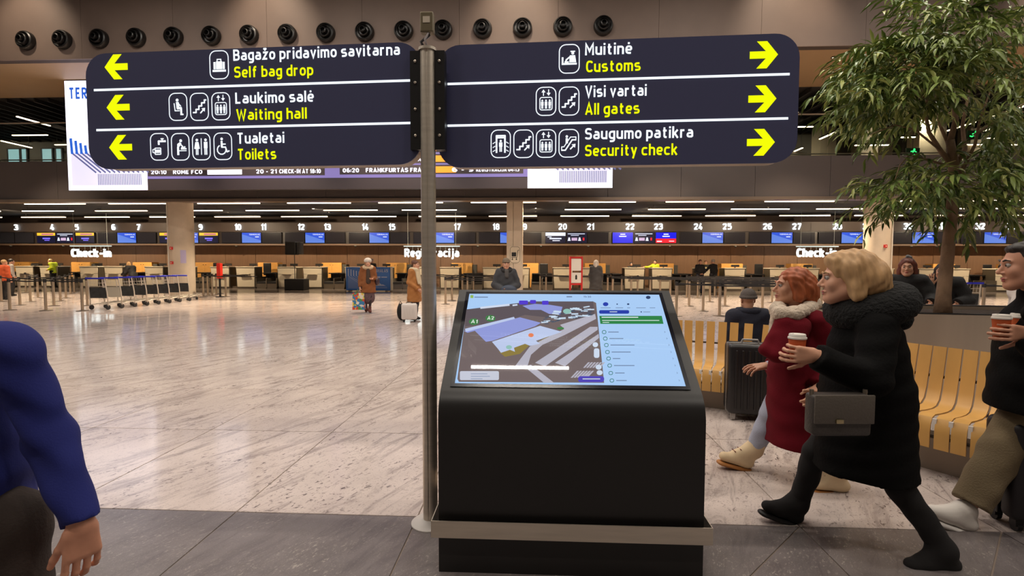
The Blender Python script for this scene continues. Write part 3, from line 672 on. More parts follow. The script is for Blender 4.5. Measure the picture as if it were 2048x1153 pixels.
# screen
kn = np.array([0, -sl[1], sl[0]]); ks = np.array([0, sl[0], sl[1]]); kp0 = np.array([(kL+kR)/2, KY, zb])
def scr(px, py, d=0.0): return onplane(px, py, kp0, kn) + kn*d
cs = [scr(*p) - kp0 for p in ((931, 586), (1325, 586), (1379, 779), (902, 777))]
sx = .5*(abs(cs[0][0]-cs[1][0]) + abs(cs[2][0]-cs[3][0])); st0 = .5*((cs[2] @ ks)+(cs[3] @ ks)); st1 = .5*((cs[0] @ ks)+(cs[1] @ ks)); sxc = sum(c[0] for c in cs)/4
def kp(x, t, d=0.0): return kp0 + np.array([1., 0, 0])*(sxc+x) + ks*t + kn*d
MB().extr([kp(-sx/2, st0, .001), kp(sx/2, st0, .001), kp(sx/2, st1, .001), kp(-sx/2, st1, .001)], kn*.004).build('screen_frame', mat('screen_bezel', (14, 15, 28), .2), kiosk)
bd = .022
sheet = mat('screen_glass', (150, 190, 235), .06)
screen = MB().extr([kp(-sx/2+bd, st0+bd, .005), kp(sx/2-bd, st0+bd, .005), kp(sx/2-bd, st1-bd, .005), kp(-sx/2+bd, st1-bd, .005)], kn*.0015).build('screen', None, kiosk)
def scol(name, rgb, s=.85):
    if name in _M: return _M[name]
    M = glow(name, rgb, s); b = M.node_tree.nodes['Principled BSDF']; b.inputs['Base Color'].default_value = (.01, .01, .01, 1); b.inputs['Roughness'].default_value = .015; b.inputs['Specular IOR Level'].default_value = .5
    return M
screen.data.materials.append(scol('screen_sky', (172, 208, 250), .95))
lay = [.0066]
def sdraw(name, rgb, fn, s=.9):
    lay[0] += .00012; d = lay[0]
    D = Draw(lambda x, y: scr(x, y, d)); fn(D); so = D.build(name, scol('screen_%d_%d_%d' % rgb, rgb, s), screen); so['kind'] = 'stuff'
sdraw('map_ground', (118, 104, 104), lambda D: D.poly([(933, 621), (1000, 613), (1062, 605), (1186, 605), (1192, 608), (1208, 768), (918, 766), (915, 760)]))
sdraw('map_apron', (98, 88, 94), lambda D: D.poly([(933, 621), (1000, 613), (1062, 605), (1186, 605), (1190, 640), (1120, 640), (1050, 632), (1000, 648), (930, 655)]))
sdraw('map_verge', (146, 128, 66), lambda D: (D.poly([(998, 706), (1050, 688), (1060, 692), (1040, 710), (1010, 716)]), D.poly([(1076, 686), (1110, 666), (1122, 664), (1108, 674), (1080, 690)])))
def roads(D):
    D.poly([(1030, 735), (1060, 695), (1085, 682), (1125, 662), (1190, 632), (1192, 640), (1130, 672), (1085, 692), (1062, 712), (1055, 735)])
    D.poly([(1070, 728), (1180, 656), (1195, 656), (1195, 662), (1090, 735)]); D.poly([(1110, 728), (1197, 670), (1198, 678), (1130, 735)])
    D.poly([(1048, 735), (1062, 732), (1108, 768), (1088, 768)]); D.poly([(1120, 652), (1190, 630), (1192, 640), (1130, 662)])
    for k in range(6): D.poly([(1141+k*6, 758-k*.5), (1145+k*6, 758), (1158+k*6, 744), (1154+k*6, 744)])
    for k in range(6): D.poly([(1166+k*6, 738), (1170+k*6, 738), (1180+k*6, 727), (1176+k*6, 727)])
sdraw('map_roads', (188, 186, 200), roads)
sdraw('map_terminal_hall', (150, 160, 226), lambda D: (D.poly([(928, 664), (950, 660), (1040, 637), (1082, 648), (1070, 655), (985, 684), (972, 686), (962, 676), (950, 664), (935, 668)]), D.poly([(1045, 614), (1070, 610), (1100, 612), (1125, 616), (1120, 632), (1098, 630), (1082, 622), (1060, 622)])))
sdraw('map_terminal_roof', (196, 210, 244), lambda D: (D.poly([(930, 660), (1028, 636), (1030, 640), (932, 666)]), D.poly([(984, 686), (1080, 654), (1124, 666), (1072, 684), (1080, 690), (1060, 694), (1050, 690), (1028, 698), (1030, 706), (1020, 702), (1002, 708), (996, 700)])))
sdraw('map_gate_pier', (218, 228, 248), lambda D: (D.line([(962, 618), (1018, 612)], 4), D.line([(1026, 613), (1034, 612)], 3)))
def aircraft(D):
    random.seed(3)
    for k in range(26):
        t = k/26; x = 1085+100*random.random(); y = 640-18*(x-1085)/100+random.uniform(-10, 10); a = random.uniform(-.5, .3)
        D.line([(x-6*math.cos(a), y-2.5*math.sin(a)), (x+6*math.cos(a), y+2.5*math.sin(a))], random.uniform(2, 3.4))
sdraw('map_trees_and_cars', (206, 226, 246), aircraft)
def cars(D):
    random.seed(5)
    for k in range(22):
        x = 1088+95*random.random(); y = 643-18*(x-1085)/100+random.uniform(-9, 9); D.line([(x-4, y), (x+4, y-random.uniform(0, 2))], 1.1)
sdraw('map_parking', (52, 82, 110), cars)
sdraw('map_green_badge', (64, 132, 72), lambda D: (D.disc(948, 646, 10, 6.5), D.disc(981, 639, 10, 6.5), D.disc(1121, 659, 7, 2.5)))
sdraw('map_pin_area', (150, 200, 190), lambda D: (D.disc(1134, 625, 8, 5), D.disc(1018, 697, 6, 4)))
sdraw('map_blue_badge', (84, 60, 214), lambda D: (D.rrect(1047, 607.5, 9, 4, 2), D.rrect(1066, 606, 6, 3.5, 2), D.rrect(1090.5, 608, 6.5, 4, 2)))
sdraw('map_route_button', (84, 72, 190), lambda D: D.rrect(1182, 761, 26, 6, 5))
sdraw('map_location_pin', (236, 130, 84), lambda D: D.disc(1062, 673, 5.5, 4))
sdraw('map_controls', (214, 228, 248), lambda D: (D.disc(1190.5, 692, 5.5, 5), D.rrect(1193, 709, 5.5, 9.5, 4), D.disc(1197, 737, 6, 5), D.disc(1199, 748, 6, 5)))
sdraw('map_card', (206, 210, 226), lambda D: D.rrect(959, 754, 39, 9, 3))
sdraw('menu_blue', (40, 64, 176), lambda D: (D.rrect(1228, 626.5, 30, 3.6, 3), D.disc(1211, 611, 5.5, 4)))
sdraw('menu_navy', (44, 66, 110), lambda D: (D.disc(1296, 597.5, 4.6, 3.3), D.disc(1234, 611, 1.6, 1.2), D.disc(1256, 611, 2.4, 1.7), D.disc(1282, 626.5, 1.5, 1.2)))
sdraw('menu_banner', (46, 136, 74), lambda D: D.poly([(1198.5, 634.5), (1323, 634.5), (1326.5, 650.5), (1200.5, 650.5)]))
rowsy = [667, 680, 693, 707, 720, 734, 749, 764]
sdraw('menu_icon', (62, 128, 120), lambda D: [D.ring(1208+k*2.2, y, 4.4, 3.9, 3.7, 1.3) for k, y in enumerate(rowsy)])
def grey(D):
    for k, (y, w) in enumerate(zip(rowsy, (21, 28, 48, 38, 15, 41, 19, 21))): D.rect(1216+k*2.3, y-.9, 1216+k*2.3+w, y+.9)
    for a, b in ((1201, 1221), (1231, 1246), (1254, 1260), (1272, 1291), (1299, 1310)): D.rect(a, 617.8, b, 619)
    D.rect(949, 596, 976, 598); D.rect(1133, 595, 1144, 597.5); D.rect(1286, 626, 1300, 627.2); D.rect(942, 750, 975, 751); D.rect(942, 755, 980, 756); D.rect(942, 760, 965, 761)
    for k, y in enumerate(rowsy): D.line([(1328+k*4.1, y-1.5), (1330+k*4.1, y), (1328.5+k*4.1, y+1.5)], .7)
sdraw('menu_text_lines', (120, 142, 176), grey)
sdraw('menu_white_lines', (226, 240, 240), lambda D: (D.rect(1203, 636.5, 1276, 638.5), D.rect(1204, 643, 1318, 644.4), D.rect(1205, 647, 1218, 648.3), D.rect(1219, 625.8, 1234, 627.2), D.rect(1165, 760, 1200, 761.6)))
def stext(body, xl, xr, yb, cap, rgb):
    lay[0] += .0001; a = scr(xl, yb, lay[0]); b = scr(xr, yb, lay[0]); m_ = MB(); put_text(m_, body, a, np.array([1., 0, 0]), ks, kn, (b-a)[0], cap)
    m_.build('screen_lettering', scol('screen_%d_%d_%d' % rgb, rgb, .9), screen, fix=False)
stext('A1', 942, 955, 649, .028, (240, 250, 240)); stext('A2', 974.5, 988, 642, .028, (240, 250, 240)); stext('19:30', 1167, 1182, 598, .016, (90, 110, 150))
sdraw('screen_logo', (150, 190, 90), lambda D: D.rrect(944, 596, 3, 3, 1))

# ================================================================ BENCHES (serpentine, bent wood slats)
wood = mat('bench_wood', (214, 164, 92), .42, var=.10, vscale=5, stretch=(1, 1, .25))
wconn = mat('bench_white_spacer', (230, 222, 214), .5); bstl = mat('bench_under', (70, 62, 58), .5, .5)
cp = [(0.6, 6.05), (1.3, 5.98), (1.9, 5.83), (2.35, 5.65), (2.72, 5.40), (2.98, 5.04), (3.16, 4.63), (3.34, 4.2), (3.55, 3.82), (3.84, 3.42), (4.3, 3.05), (4.9, 2.85)]
def spline(P, n=24):
    P = [np.array(p) for p in P]; P = [2*P[0]-P[1]]+P+[2*P[-1]-P[-2]]; o = []
    for i in range(1, len(P)-2):
        for k in range(n):
            t = k/n; o.append(.5*((2*P[i])+(-P[i-1]+P[i+1])*t+(2*P[i-1]-5*P[i]+4*P[i+1]-P[i+2])*t*t+(-P[i-1]+3*P[i]-3*P[i+1]+P[i+2])*t**3))
    return o
path = [ctw(p[0], p[1]) for p in spline(cp)]
# side profile of one slat: distance in front of the back's top line, height
sp_prof = [(0.0, .90), (.02, .80), (.045, .68), (.07, .57), (.10, .49), (.15, .45), (.22, .44), (.34, .445), (.45, .455), (.50, .44), (.525, .40), (.535, .34), (.535, .22)]
SLW = .043                                   # half width of a slat
spots = []; fine = []
for a, b in zip(path, path[1:]):
    for k in range(12): fine.append((a+(b-a)*k/12, (b-a)/np.linalg.norm(b-a)))
def _off(e, d): return e[0]+np.array([e[1][1], -e[1][0], 0.])*d
last = fine[0]; spots.append(last)
for e in fine[1:]:
    if min(np.linalg.norm(_off(e, d)-_off(last, d)) for d in (0, .25, .52)) >= 2*SLW+.009: spots.append(e); last = e
segs = [(0, len(spots))]
c0 = spots[len(spots)//2][0]
bench = thing('slatted_bench', 'long winding bench of bent light wooden slats beside the steel planter', 'bench', (float(c0[0]), float(c0[1]), 0))
rail = [[], [], []]
for i, (p, t) in enumerate(spots):
    n = np.array([t[1], -t[0], 0.])          # faces the camera side
    h = SLW; top = []; bot = []
    S = [(p + n*a + np.array([0, 0, z])) for a, z in sp_prof]
    # local pitch grows on convex bends: keep slat width constant
    m_ = MB(); vs = []
    for k, q in enumerate(S):
        g = np.array(sp_prof[min(k+1, len(S)-1)])-np.array(sp_prof[max(k-1, 0)]); g = g/np.linalg.norm(g); nn = n*(-g[1])+np.array([0, 0, g[0]])
        vs += [q-t*h, q+t*h, q+t*h-nn*.012, q-t*h-nn*.012]
    fs = []
    for k in range(len(S)-1):
        for e in range(4): fs.append((4*k+e, 4*k+(e+1) % 4, 4*k+4+(e+1) % 4, 4*k+4+e))
    fs += [(0, 1, 2, 3), (4*len(S)-4, 4*len(S)-1, 4*len(S)-2, 4*len(S)-3)]
    m_.add(vs, fs).build('slat', wood, bench, smooth='auto')
    rail[0].append(p+n*.018+np.array([0, 0, .66])); rail[1].append(p+n*.48+np.array([0, 0, .42])); rail[2].append(p+n*.505+np.array([0, 0, .30]))
    # white spacer bars carrying the slats
    if i:
        q = (spots[i-1][0]+p)/2; 
        MB().obox(q+n*.515+np.array([0, 0, .395]), t*.012, n*.010, np.array([0, 0, .042])).build('spacer', wconn, bench)
for k, r_ in enumerate(rail): MB().tube(r_[::3]+[r_[-1]], .012, 6).build('support_rail', bstl, bench, smooth=True)
pm_ = MB()
pv = [];
for p, t in spots[::2]:
    n = np.array([t[1], -t[0], 0.]); pv.append([p+n*.12, p+n*.36])
vs = [q+np.array([0, 0, z]) for a_ in pv for z in (0, .24) for q in a_]
fs = []
for k in range(len(pv)-1):
    o_ = 4*k; fs += [(o_, o_+4, o_+6, o_+2), (o_+1, o_+3, o_+7, o_+5), (o_+2, o_+6, o_+7, o_+3)]
pm_.add(vs, fs).build('plinth', mat('bench_plinth', (150, 136, 122), .45, .5), bench)
for k in range(4, len(spots)-1, 9):
    p, t = spots[k]; n = np.array([t[1], -t[0], 0.])
    MB().tube([p+n*.2+np.array([0, 0, .2]), p+n*.2+np.array([0, 0, .43])], .02, 6).build('support_post', bstl, bench)
    MB().tube([p+n*.13+np.array([0, 0, .43]), p+n*.04+np.array([0, 0, .66])], .014, 6).build('back_strut', bstl, bench)
base = MB()
# ================================================================ PLANTER AND TREE
plc = ctw(5.3, 5.72); pr_x, pr_y, PH_ = 1.75, .62, 1.03
ang = math.atan2(-.16, 1.0)
def pel(a, k=1.0, kk=0.0):
    x, y = (pr_x*k+kk)*math.copysign(abs(math.cos(a))**.8, math.cos(a)), (pr_y*k+kk)*math.copysign(abs(math.sin(a))**.8, math.sin(a))
    q = x*(math.cos(ang)*_r+math.sin(ang)*_h) + y*(-math.sin(ang)*_r+math.cos(ang)*_h)
    return plc+q
planter = thing('steel_planter', 'large curved brushed steel planter filled with soil behind the bench', 'planter', (float(plc[0]), float(plc[1]), 0))
NN = 72; m_ = MB(); vs = []; fs = []
for kk, z in ((0, 0), (0, PH_), (-.03, PH_), (-.03, PH_-.10)):
    for k in range(NN):
        q = pel(2*PI*k/NN, 1, kk); vs.append((q[0], q[1], z))
for i in range(3):
    for k in range(NN): fs.append((i*NN+k, i*NN+(k+1) % NN, (i+1)*NN+(k+1) % NN, (i+1)*NN+k))
m_.add(vs, fs).build('shell', mat('planter_steel', (206, 190, 172), .42, .75, var=.10, vscale=1.6, stretch=(2.2, 2.2, .1)), planter, smooth='auto')
MB().poly([(*(pel(2*PI*k/NN, 1, -.03)[:2]), PH_-.04) for k in range(NN)]).build('soil', mat('soil', (58, 44, 36), .95, var=.4, vscale=30, bump=.8, bscale=60), planter)
rim = MB(); 
for k in range(NN//2+1): pass
MB().tube([(*(pel(2*PI*k/NN, 1, -.015)[:2]), PH_+.004) for k in range(NN+1)], .014, 6).build('rim', mat('planter_rim', (40, 36, 36), .4, .6), planter, smooth=True)
bark = mat('tree_bark', (142, 114, 90), .85, var=.25, vscale=9, stretch=(1, 1, .6), bump=.5, bscale=24)
tb = atz(1885, 627, 5.45)
tree = thing('indoor_tree', 'leafy indoor tree with slender trunk growing from the planter', 'tree', (float(tb[0]), float(tb[1]), PH_-.04))
TZD = 5.45
def T(px, py, dz=0.0): return atz(px, py, TZD+dz)
trunk = [(1885, 632), (1887, 590), (1892, 540), (1897, 490), (1903, 430), (1908, 370), (1906, 320), (1900, 280)]
MB().tube([T(*p) for p in trunk], [.088, .068, .062, .058, .054, .05, .044, .038], 12).build('trunk', bark, tree, smooth=True)
tips = []
br = [([(1904, 330), (1880, 300), (1858, 265), (1850, 220), (1858, 180), (1840, 120)], .028, .1), ([(1900, 285), (1912, 240), (1905, 190), (1900, 140), (1890, 80)], .032, 0), ([(1908, 370), (1930, 330), (1950, 290), (1960, 240), (1985, 170)], .026, -.2),
      ([(1902, 300), (1880, 250), (1870, 200), (1880, 140)], .02, .3), ([(1906, 440), (1950, 428), (1980, 400), (2010, 370)], .014, .1), ([(1905, 340), (1930, 300), (1925, 250), (1935, 200), (1960, 90)], .028, .2),
      ([(1890, 330), (1820, 310), (1800, 330), (1790, 360)], .014, -.2), ([(1906, 360), (1860, 370), (1820, 380), (1790, 400)], .014, 0.2), ([(1858, 200), (1800, 170), (1750, 170), (1700, 190)], .016, -.1), ([(1855, 190), (1800, 120), (1760, 100)], .014, .2), ([(1950, 270), (2010, 230), (2060, 200)], .018, .1), ([(1880, 300), (1830, 260), (1790, 250), (1740, 270)], .013, -.3)]
for pts, r0, dz in br:
    P = [T(p[0], p[1], dz*k/(len(pts)-1)) for k, p in enumerate(pts)]
    MB().tube(P, [r0*(1-.75*k/(len(P)-1)) for k in range(len(P))], 7).build('branch', bark, tree, smooth=True)
leaf_m = bpy.data.materials.new('leaf'); leaf_m.use_nodes = True; b = leaf_m.node_tree.nodes['Principled BSDF']
oi = leaf_m.node_tree.nodes.new('ShaderNodeNewGeometry'); rp = leaf_m.node_tree.nodes.new('ShaderNodeValToRGB')
rp.color_ramp.elements[0].color = (*L((70, 94, 40)), 1); rp.color_ramp.elements[1].color = (*L((188, 192, 112)), 1)
e_ = rp.color_ramp.elements.new(.5); e_.color = (*L((114, 136, 64)), 1)
leaf_m.node_tree.links.new(oi.outputs['Random Per Island'], rp.inputs[0]); leaf_m.node_tree.links.new(rp.outputs[0], b.inputs['Base Color']); b.inputs['Roughness'].default_value = .38
def leaf_v(ln=.17, w=.016):
    return [(0, 0, 0), (w*.85, ln*.28, .012), (0, ln*.28, .004), (-w*.85, ln*.28, .012), (w, ln*.6, 0), (0, ln*.6, -.010), (-w, ln*.6, 0), (0, ln, -.045)], [(0, 1, 2), (0, 2, 3), (1, 4, 5, 2), (2, 5, 6, 3), (4, 7, 5), (5, 7, 6)]
rs = random.Random(11)
leaves = []          # (position, matrix)
def twig(c, d):
    d = Vector(d).normalized(); side = d.cross(Vector((0, 0, 1))).normalized(); n = rs.randint(12, 19); ln = rs.uniform(.26, .46)
    for k in range(n):
        f = k/n; p = Vector(c)+d*ln*f+Vector((0, 0, -.20*f*f))
        a = rs.uniform(-1, 1)*1.0 + (1.0 if k % 2 else -1.0)*.55
        dr = (d*math.cos(a)+side*math.sin(a)+Vector((0, 0, rs.uniform(-1.0, -.05)))).normalized()
        z = Vector((rs.uniform(-.35, .35), rs.uniform(-.35, .35), 1)); xx = dr.cross(z).normalized(); zz = xx.cross(dr)
        s = rs.uniform(.75, 1.2); M = Matrix((xx, dr, zz)).transposed().to_4x4()*1.0
        M = Matrix.Translation(p) @ M @ Matrix.Scale(s, 4); leaves.append(M)
def blob(cx, cy, rx, ry, rz, n, shell=.55):
    c = T(cx, cy); k = TZD/1000
    for _ in range(n):
        while True:
            v = Vector((rs.uniform(-1, 1), rs.uniform(-1, 1), rs.uniform(-1, 1)))
            if shell < v.length < 1: break
        q = c + v.x*rx*k*_r + v.y*rz*_h + v.z*ry*k*_z
        d = v.x*_r + v.y*_h + np.array([0, 0, .15+.4*v.z])
        w_ = q-CC; uu = 1024+FPX*(w_ @ CR)/(w_ @ CF); vv_ = 576.5-FPX*(w_ @ CU)/(w_ @ CF)
        if 1770 < uu < 1985 and 218 < vv_ < 318 and rs.random() < .9: continue      # the crown is open around its main fork
        twig(q, d)
blob(1990, 140, 235, 180, 1.2, 330, .42); blob(1795, 190, 85, 55, .6, 74, .2); blob(1765, 150, 55, 40, .5, 34, .2); blob(2010, 270, 90, 60, .7, 36, .3)
blob(1815, 385, 62, 34, .4, 34, .2); blob(1890, 360, 60, 42, .5, 28, .3); blob(1985, 365, 80, 45, .6, 46, .2); blob(1835, 110, 90, 75, .6, 70, .3); blob(1925, 420, 40, 20, .3, 5, .2); blob(2030, 420, 40, 30, .4, 10, .2)
lv, lf = leaf_v(); lme = bpy.data.meshes.new('leaf'); lme.from_pydata(lv, [], lf); lme.shade_smooth(); lme.materials.append(leaf_m)
def depth_key(M):
    q = np.array(M.translation)-CC; z = q @ CF; u = 1024+FPX*(q @ CR)/z; w = 576.5-FPX*(q @ CU)/z
    return z + (50 if not (1600 < u < 2060 and -20 < w < 500) else 0)
leaves.sort(key=depth_key)
torg = ORG[tree.name]
for M in leaves[:300]:
    o = bpy.data.objects.new('leaf', lme); COL.objects.link(o); o.parent = tree; o.matrix_local = Matrix.Translation(-torg) @ M
fv = []; ff = []
for M in leaves[300:]:
    n = len(fv); fv += [tuple(M @ Vector(v)) for v in lv]; ff += [tuple(i+n for i in f) for f in lf]
m_ = MB(); m_.v = fv; m_.f = ff; fo = m_.build('foliage', leaf_m, tree, smooth=True, fix=False); fo['kind'] = 'stuff'

# ================================================================ DEPARTURE BOARD
BY = 18.65; bz0, bz1 = 4.31, 8.46
board = thing('departure_board', 'huge wide departures screen hanging above the check-in hall', 'screen', (-7.6, BY+.15, bz0))
MB().box(-18.05, 2.82, BY+.02, BY+.22, bz0, bz1).build('case', mat('board_case', (34, 30, 34), .5), board)
lav = glow('board_lavender', (140, 126, 190), .8); bdark = mat('board_row', (58, 50, 56), .5); bwhite = glow('board_white', (240, 236, 255), 2.2); borange = glow('board_orange', (255, 150, 50), 1.4)
bblue = glow('board_blue', (52, 110, 226), .8); bstripe = glow('board_stripe', (206, 202, 240), .8); bgrey = glow('board_greyblue', (120, 124, 180), .6)
bpale = glow('board_pale', (232, 226, 250), 1.0)
def bq(d): return lambda x, y: (x, BY+.02-d, y)
X1, X2 = -14.87, -.31
Draw(bq(.004)).rect(X1, bz0+.42, X2, bz1).build('flight_table', lav, board)
Draw(bq(.004)).rect(X1, bz0, X2, bz0+.40).build('lower_band', bdark, board)
lw, rw = Draw(bq(.004)).rect(-18.03, bz0, X1, bz1), Draw(bq(.004)).rect(X2, bz0, 2.8, bz1)
lp = lw.build('poster', bwhite, board); rp_ = rw.build('poster', bwhite, board)
for par, x0, x1 in ((lp, -18.03, X1), (rp_, X2, 2.8)):
    w = x1-x0
    Draw(bq(.008)).rect(x0+.15, bz0+.18, x1-.15 if par is rp_ else x1-.25, bz0+1.45).build('poster_ground', bpale, par)
    for k in range(26):
        a = x0+w*.38+k*w*.0215; Draw(bq(.012)).rect(a, bz0+.2, a+w*.009, bz0+.62).build('poster_bar', bgrey, par)
    for k in range(13):
        a = x0+.2+k*.19; Draw(bq(.012)).line([(a, bz0+1.42), (a+.92, bz0+.68)], .06).build('poster_stripe', bgrey, par)
        Draw(bq(.014)).line([(a, bz0+1.42), (a-.03, bz0+1.95-.09*k)], .11).build('poster_tick', bblue, par)
    m_ = MB(); put_text(m_, 'TERMINALAS', (x0+.16, BY+.005, bz1-.68), (1, 0, 0), (0, 0, 1), (0, -1, 0), 2.5, .42, .21)
    m_.build('poster_title', bblue, par, fix=False)
def frow(z, x, tm, city, gate, note, bar):
    Draw(bq(.008)).rect(x, z-.08, x+6.9, z+.26).build('flight_row', bdark, board)
    for (body, dx, w) in ((tm, .12, .62), (city, 1.0, 1.15 if len(city) < 9 else 2.1), (gate, 4.25, .8), (note, 5.15, 1.6)):
        if body: put_words(body, (x+dx, BY+.006, z), (1, 0, 0), (0, 0, 1), (0, -1, 0), w, .15, bwhite, board, 'flight_lettering', .2)
    Draw(bq(.012)).rect(x+2.35+(1.0 if bar == 'o' else 0), z-.03, x+3.7+(.7 if bar == 'o' else 0), z+.2).build('airline_bar', bwhite if bar == 'w' else borange, board)
for k in range(8):
    z = bz0+.60+.40*k
    frow(z, X1+.03, '20:10', 'ROME FCO', '20 - 21', 'CHECK-IN AT 18:10', 'w')
    frow(z+.02, X1+7.5, '06:20', 'FRANKFURTAS FRA', '6 - 9', 'REGISTRACIJA 04:15', 'o')
# ================================================================ AIR NOZZLES
nblk = mat('nozzle_black', (20, 18, 18), .38)
nz = []
for n in range(17):
    x = -18.79+1.309*n; z = 9.118+.0075*n
    t = thing('air_nozzle', 'round black air nozzle on the upper wall, %s from the left' % ordinal(n+1), 'vent', (x, UW, z), 'row of air nozzles on the upper wall')
    MB().lathe([(.31, 0), (.31, -.10), (.29, -.16), (.25, -.18), (.25, -.1)], (x, UW-.002, z), 28, 'y').build('housing', nblk, t, smooth='auto')
    MB().lathe([(.20, -.06), (.19, -.24), (.165, -.26), (.165, -.14)], (x, UW, z), 24, 'y').build('middle_ring', nblk, t, smooth='auto')
    MB().lathe([(.11, -.1), (.10, -.32), (.075, -.33), (.075, -.2)], (x, UW, z), 20, 'y').build('jet', nblk, t, smooth='auto')
    nz.append(t)
# ================================================================ CHECK-IN DESKS
dk_white = mat('desk_white', (226, 212, 188), .4); dk_dark = mat('desk_side', (62, 54, 42), .5); dk_top = mat('desk_top', (214, 202, 180), .35)
dk_steel = mat('desk_steel', (150, 138, 122), .35, .8); dk_black = mat('desk_black', (26, 24, 24), .4); oak = mat('cabinet_oak', (206, 148, 74), .5, var=.08, vscale=4, stretch=(1, 1, 6))
belt_m = mat('belt_rubber', (44, 40, 38), .7)
DY = 28.5; ids = []
first = None
def make_desk(x, n):
    t = thing('check_in_desk', 'x', 'desk', (x, DY+.4, 0), 'white check-in desks')
    MB().box(x, x+1.16, DY+.02, DY+.75, .10, 1.24).build('body', dk_dark, t)
    MB().extr([(x+.02, DY-.02, 1.24), (x+1.12, DY-.02, 1.24), (x+1.10, DY, .86), (x+.04, DY, .86)], (0, .04, 0)).build('upper_front_panel', dk_white, t)
    MB().extr([(x+.04, DY-.0, .845), (x+1.10, DY-.0, .845), (x+1.08, DY+.02, .10), (x+.06, DY+.02, .10)], (0, .04, 0)).build('lower_front_panel', dk_white, t)
    MB().box(x+.28, x+.86, DY-.16, DY+.02, .84, .86).build('bag_shelf', dk_top, t)
    MB().box(x, x+1.16, DY-.05, DY+.80, 1.24, 1.28).build('worktop', dk_top, t)
    MB().box(x+.04, x+1.12, DY+.06, DY+.7, 0, .10).build('plinth', dk_steel, t)
    mo = MB().box(x+.55, x+1.0, DY+.45, DY+.48, 1.33, 1.46).build('monitor', dk_black, t); MB().box(x+.74, x+.8, DY+.44, DY+.52, 1.28, 1.34).build('monitor_foot', dk_black, mo)
    return t
for n in range(2, 34):
    p = n//2; x = (-15.05+4.01*(p-6)) if n % 2 == 0 else (-13.52+4.01*(p-6))
    lab = 'white check-in desk below the glowing number %s' % nword(n)
    if first is None: first = make_desk(x, n); fx = x; first['label'] = lab
    else: dup(first, (x, DY+.4, 0), lab)
# conveyors and back cabinets between the pairs
fc = fb = None
for p in range(0, 17):
    x = -12.28+4.01*(p-6); 
    lab = 'twin baggage conveyor between check-in desks %s and %s' % (nword(2*p+1), nword(2*p+2))
    if fc is None:
        fc = thing('baggage_conveyor', lab, 'conveyor', (x, DY+.5, 0), 'baggage conveyors between the desks')
        for k in (0, 1):
            a = x+.04+k*.62
            MB().box(a, a+.56, DY-.1, DY+2.6, .30, .42).build('belt', belt_m, fc); MB().box(a-.03, a, DY-.12, DY+2.6, .08, .62).build('side_panel', dk_steel, fc); MB().box(a+.56, a+.59, DY-.12, DY+2.6, .08, .62).build('side_panel', dk_steel, fc)
            MB().box(a, a+.56, DY-.1, DY-.06, .0, .29).build('front_plate', dk_steel, fc); MB().box(a, a+.56, DY+.9, DY+.94, .43, .85).build('rubber_curtain', belt_m, fc)
            MB().box(a, a+.56, DY+.55, DY+2.6, .86, .92).build('hood', dk_black, fc)
    else: dup(fc, (x, DY+.5, 0), lab)
    lab = 'light oak cabinet behind check-in desk %s' % nword(2*p+1); xb = -13.1+4.01*(p-6)
    if fb is None:
        fb = thing('oak_cabinet', lab, 'cabinet', (xb, 30.4, 0), 'oak cabinets behind the desks')
        for k in (0, 1):
            d_ = MB().box(xb+k*.62+.005, xb+k*.62+.615, 30.1, 30.13, .1, 1.50).build('door', oak, fb); MB().lathe([(.02, 0), (.02, -.02)], (xb+k*.62+(.54 if k == 0 else .08), 30.1, 1.38), 8, 'y').build('knob', dk_black, d_)
        MB().box(xb, xb+1.24, 30.13, 30.7, 0, 1.52).build('body', oak, fb)
        MB().box(xb+1.24, xb+1.5, 30.2, 30.7, 0, 1.42).build('grey_side_unit', mat('side_unit', (70, 66, 58), .5), fb)
    else: dup(fb, (xb, 30.4, 0), lab)
# dark office chairs behind some desks
och = None
for k, (px, nm) in enumerate(((424, 'desk nine'), (526, 'desk eleven'), (1088, 'desk twenty'), (1525, 'desk twenty-six'), (1990, 'desk thirty-two'))):
    x = atY(px, 540, 29.2)[0]
    if och is None:
        och = thing('office_chair', 'dark office chair beside %s' % nm, 'chair', (x, 29.5, 0), 'office chairs at check-in')
        MB().box(x-.24, x+.24, 29.65, 29.72, .75, 1.5).build('backrest', dk_black, och, bevel=.05, seg=3); MB().box(x-.25, x+.25, 29.2, 29.68, .6, .68).build('seat', dk_black, och, bevel=.03)
        MB().tube([(x, 29.45, .05), (x, 29.45, .6)], .03, 8).build('gas_lift', dk_steel, och)
        for j in range(5):
            a = j*2*PI/5; MB().tube([(x, 29.45, .1), (x+.28*math.cos(a), 29.45+.28*math.sin(a), .05)], .02, 6).build('leg', dk_black, och); MB().lathe([(.025, -.02), (.025, .02)], (x+.28*math.cos(a), 29.45+.28*math.sin(a), .027), 10, 'y').build('castor', dk_black, och)
    else: dup(och, (x, 29.5, 0), 'dark office chair beside %s' % nm)
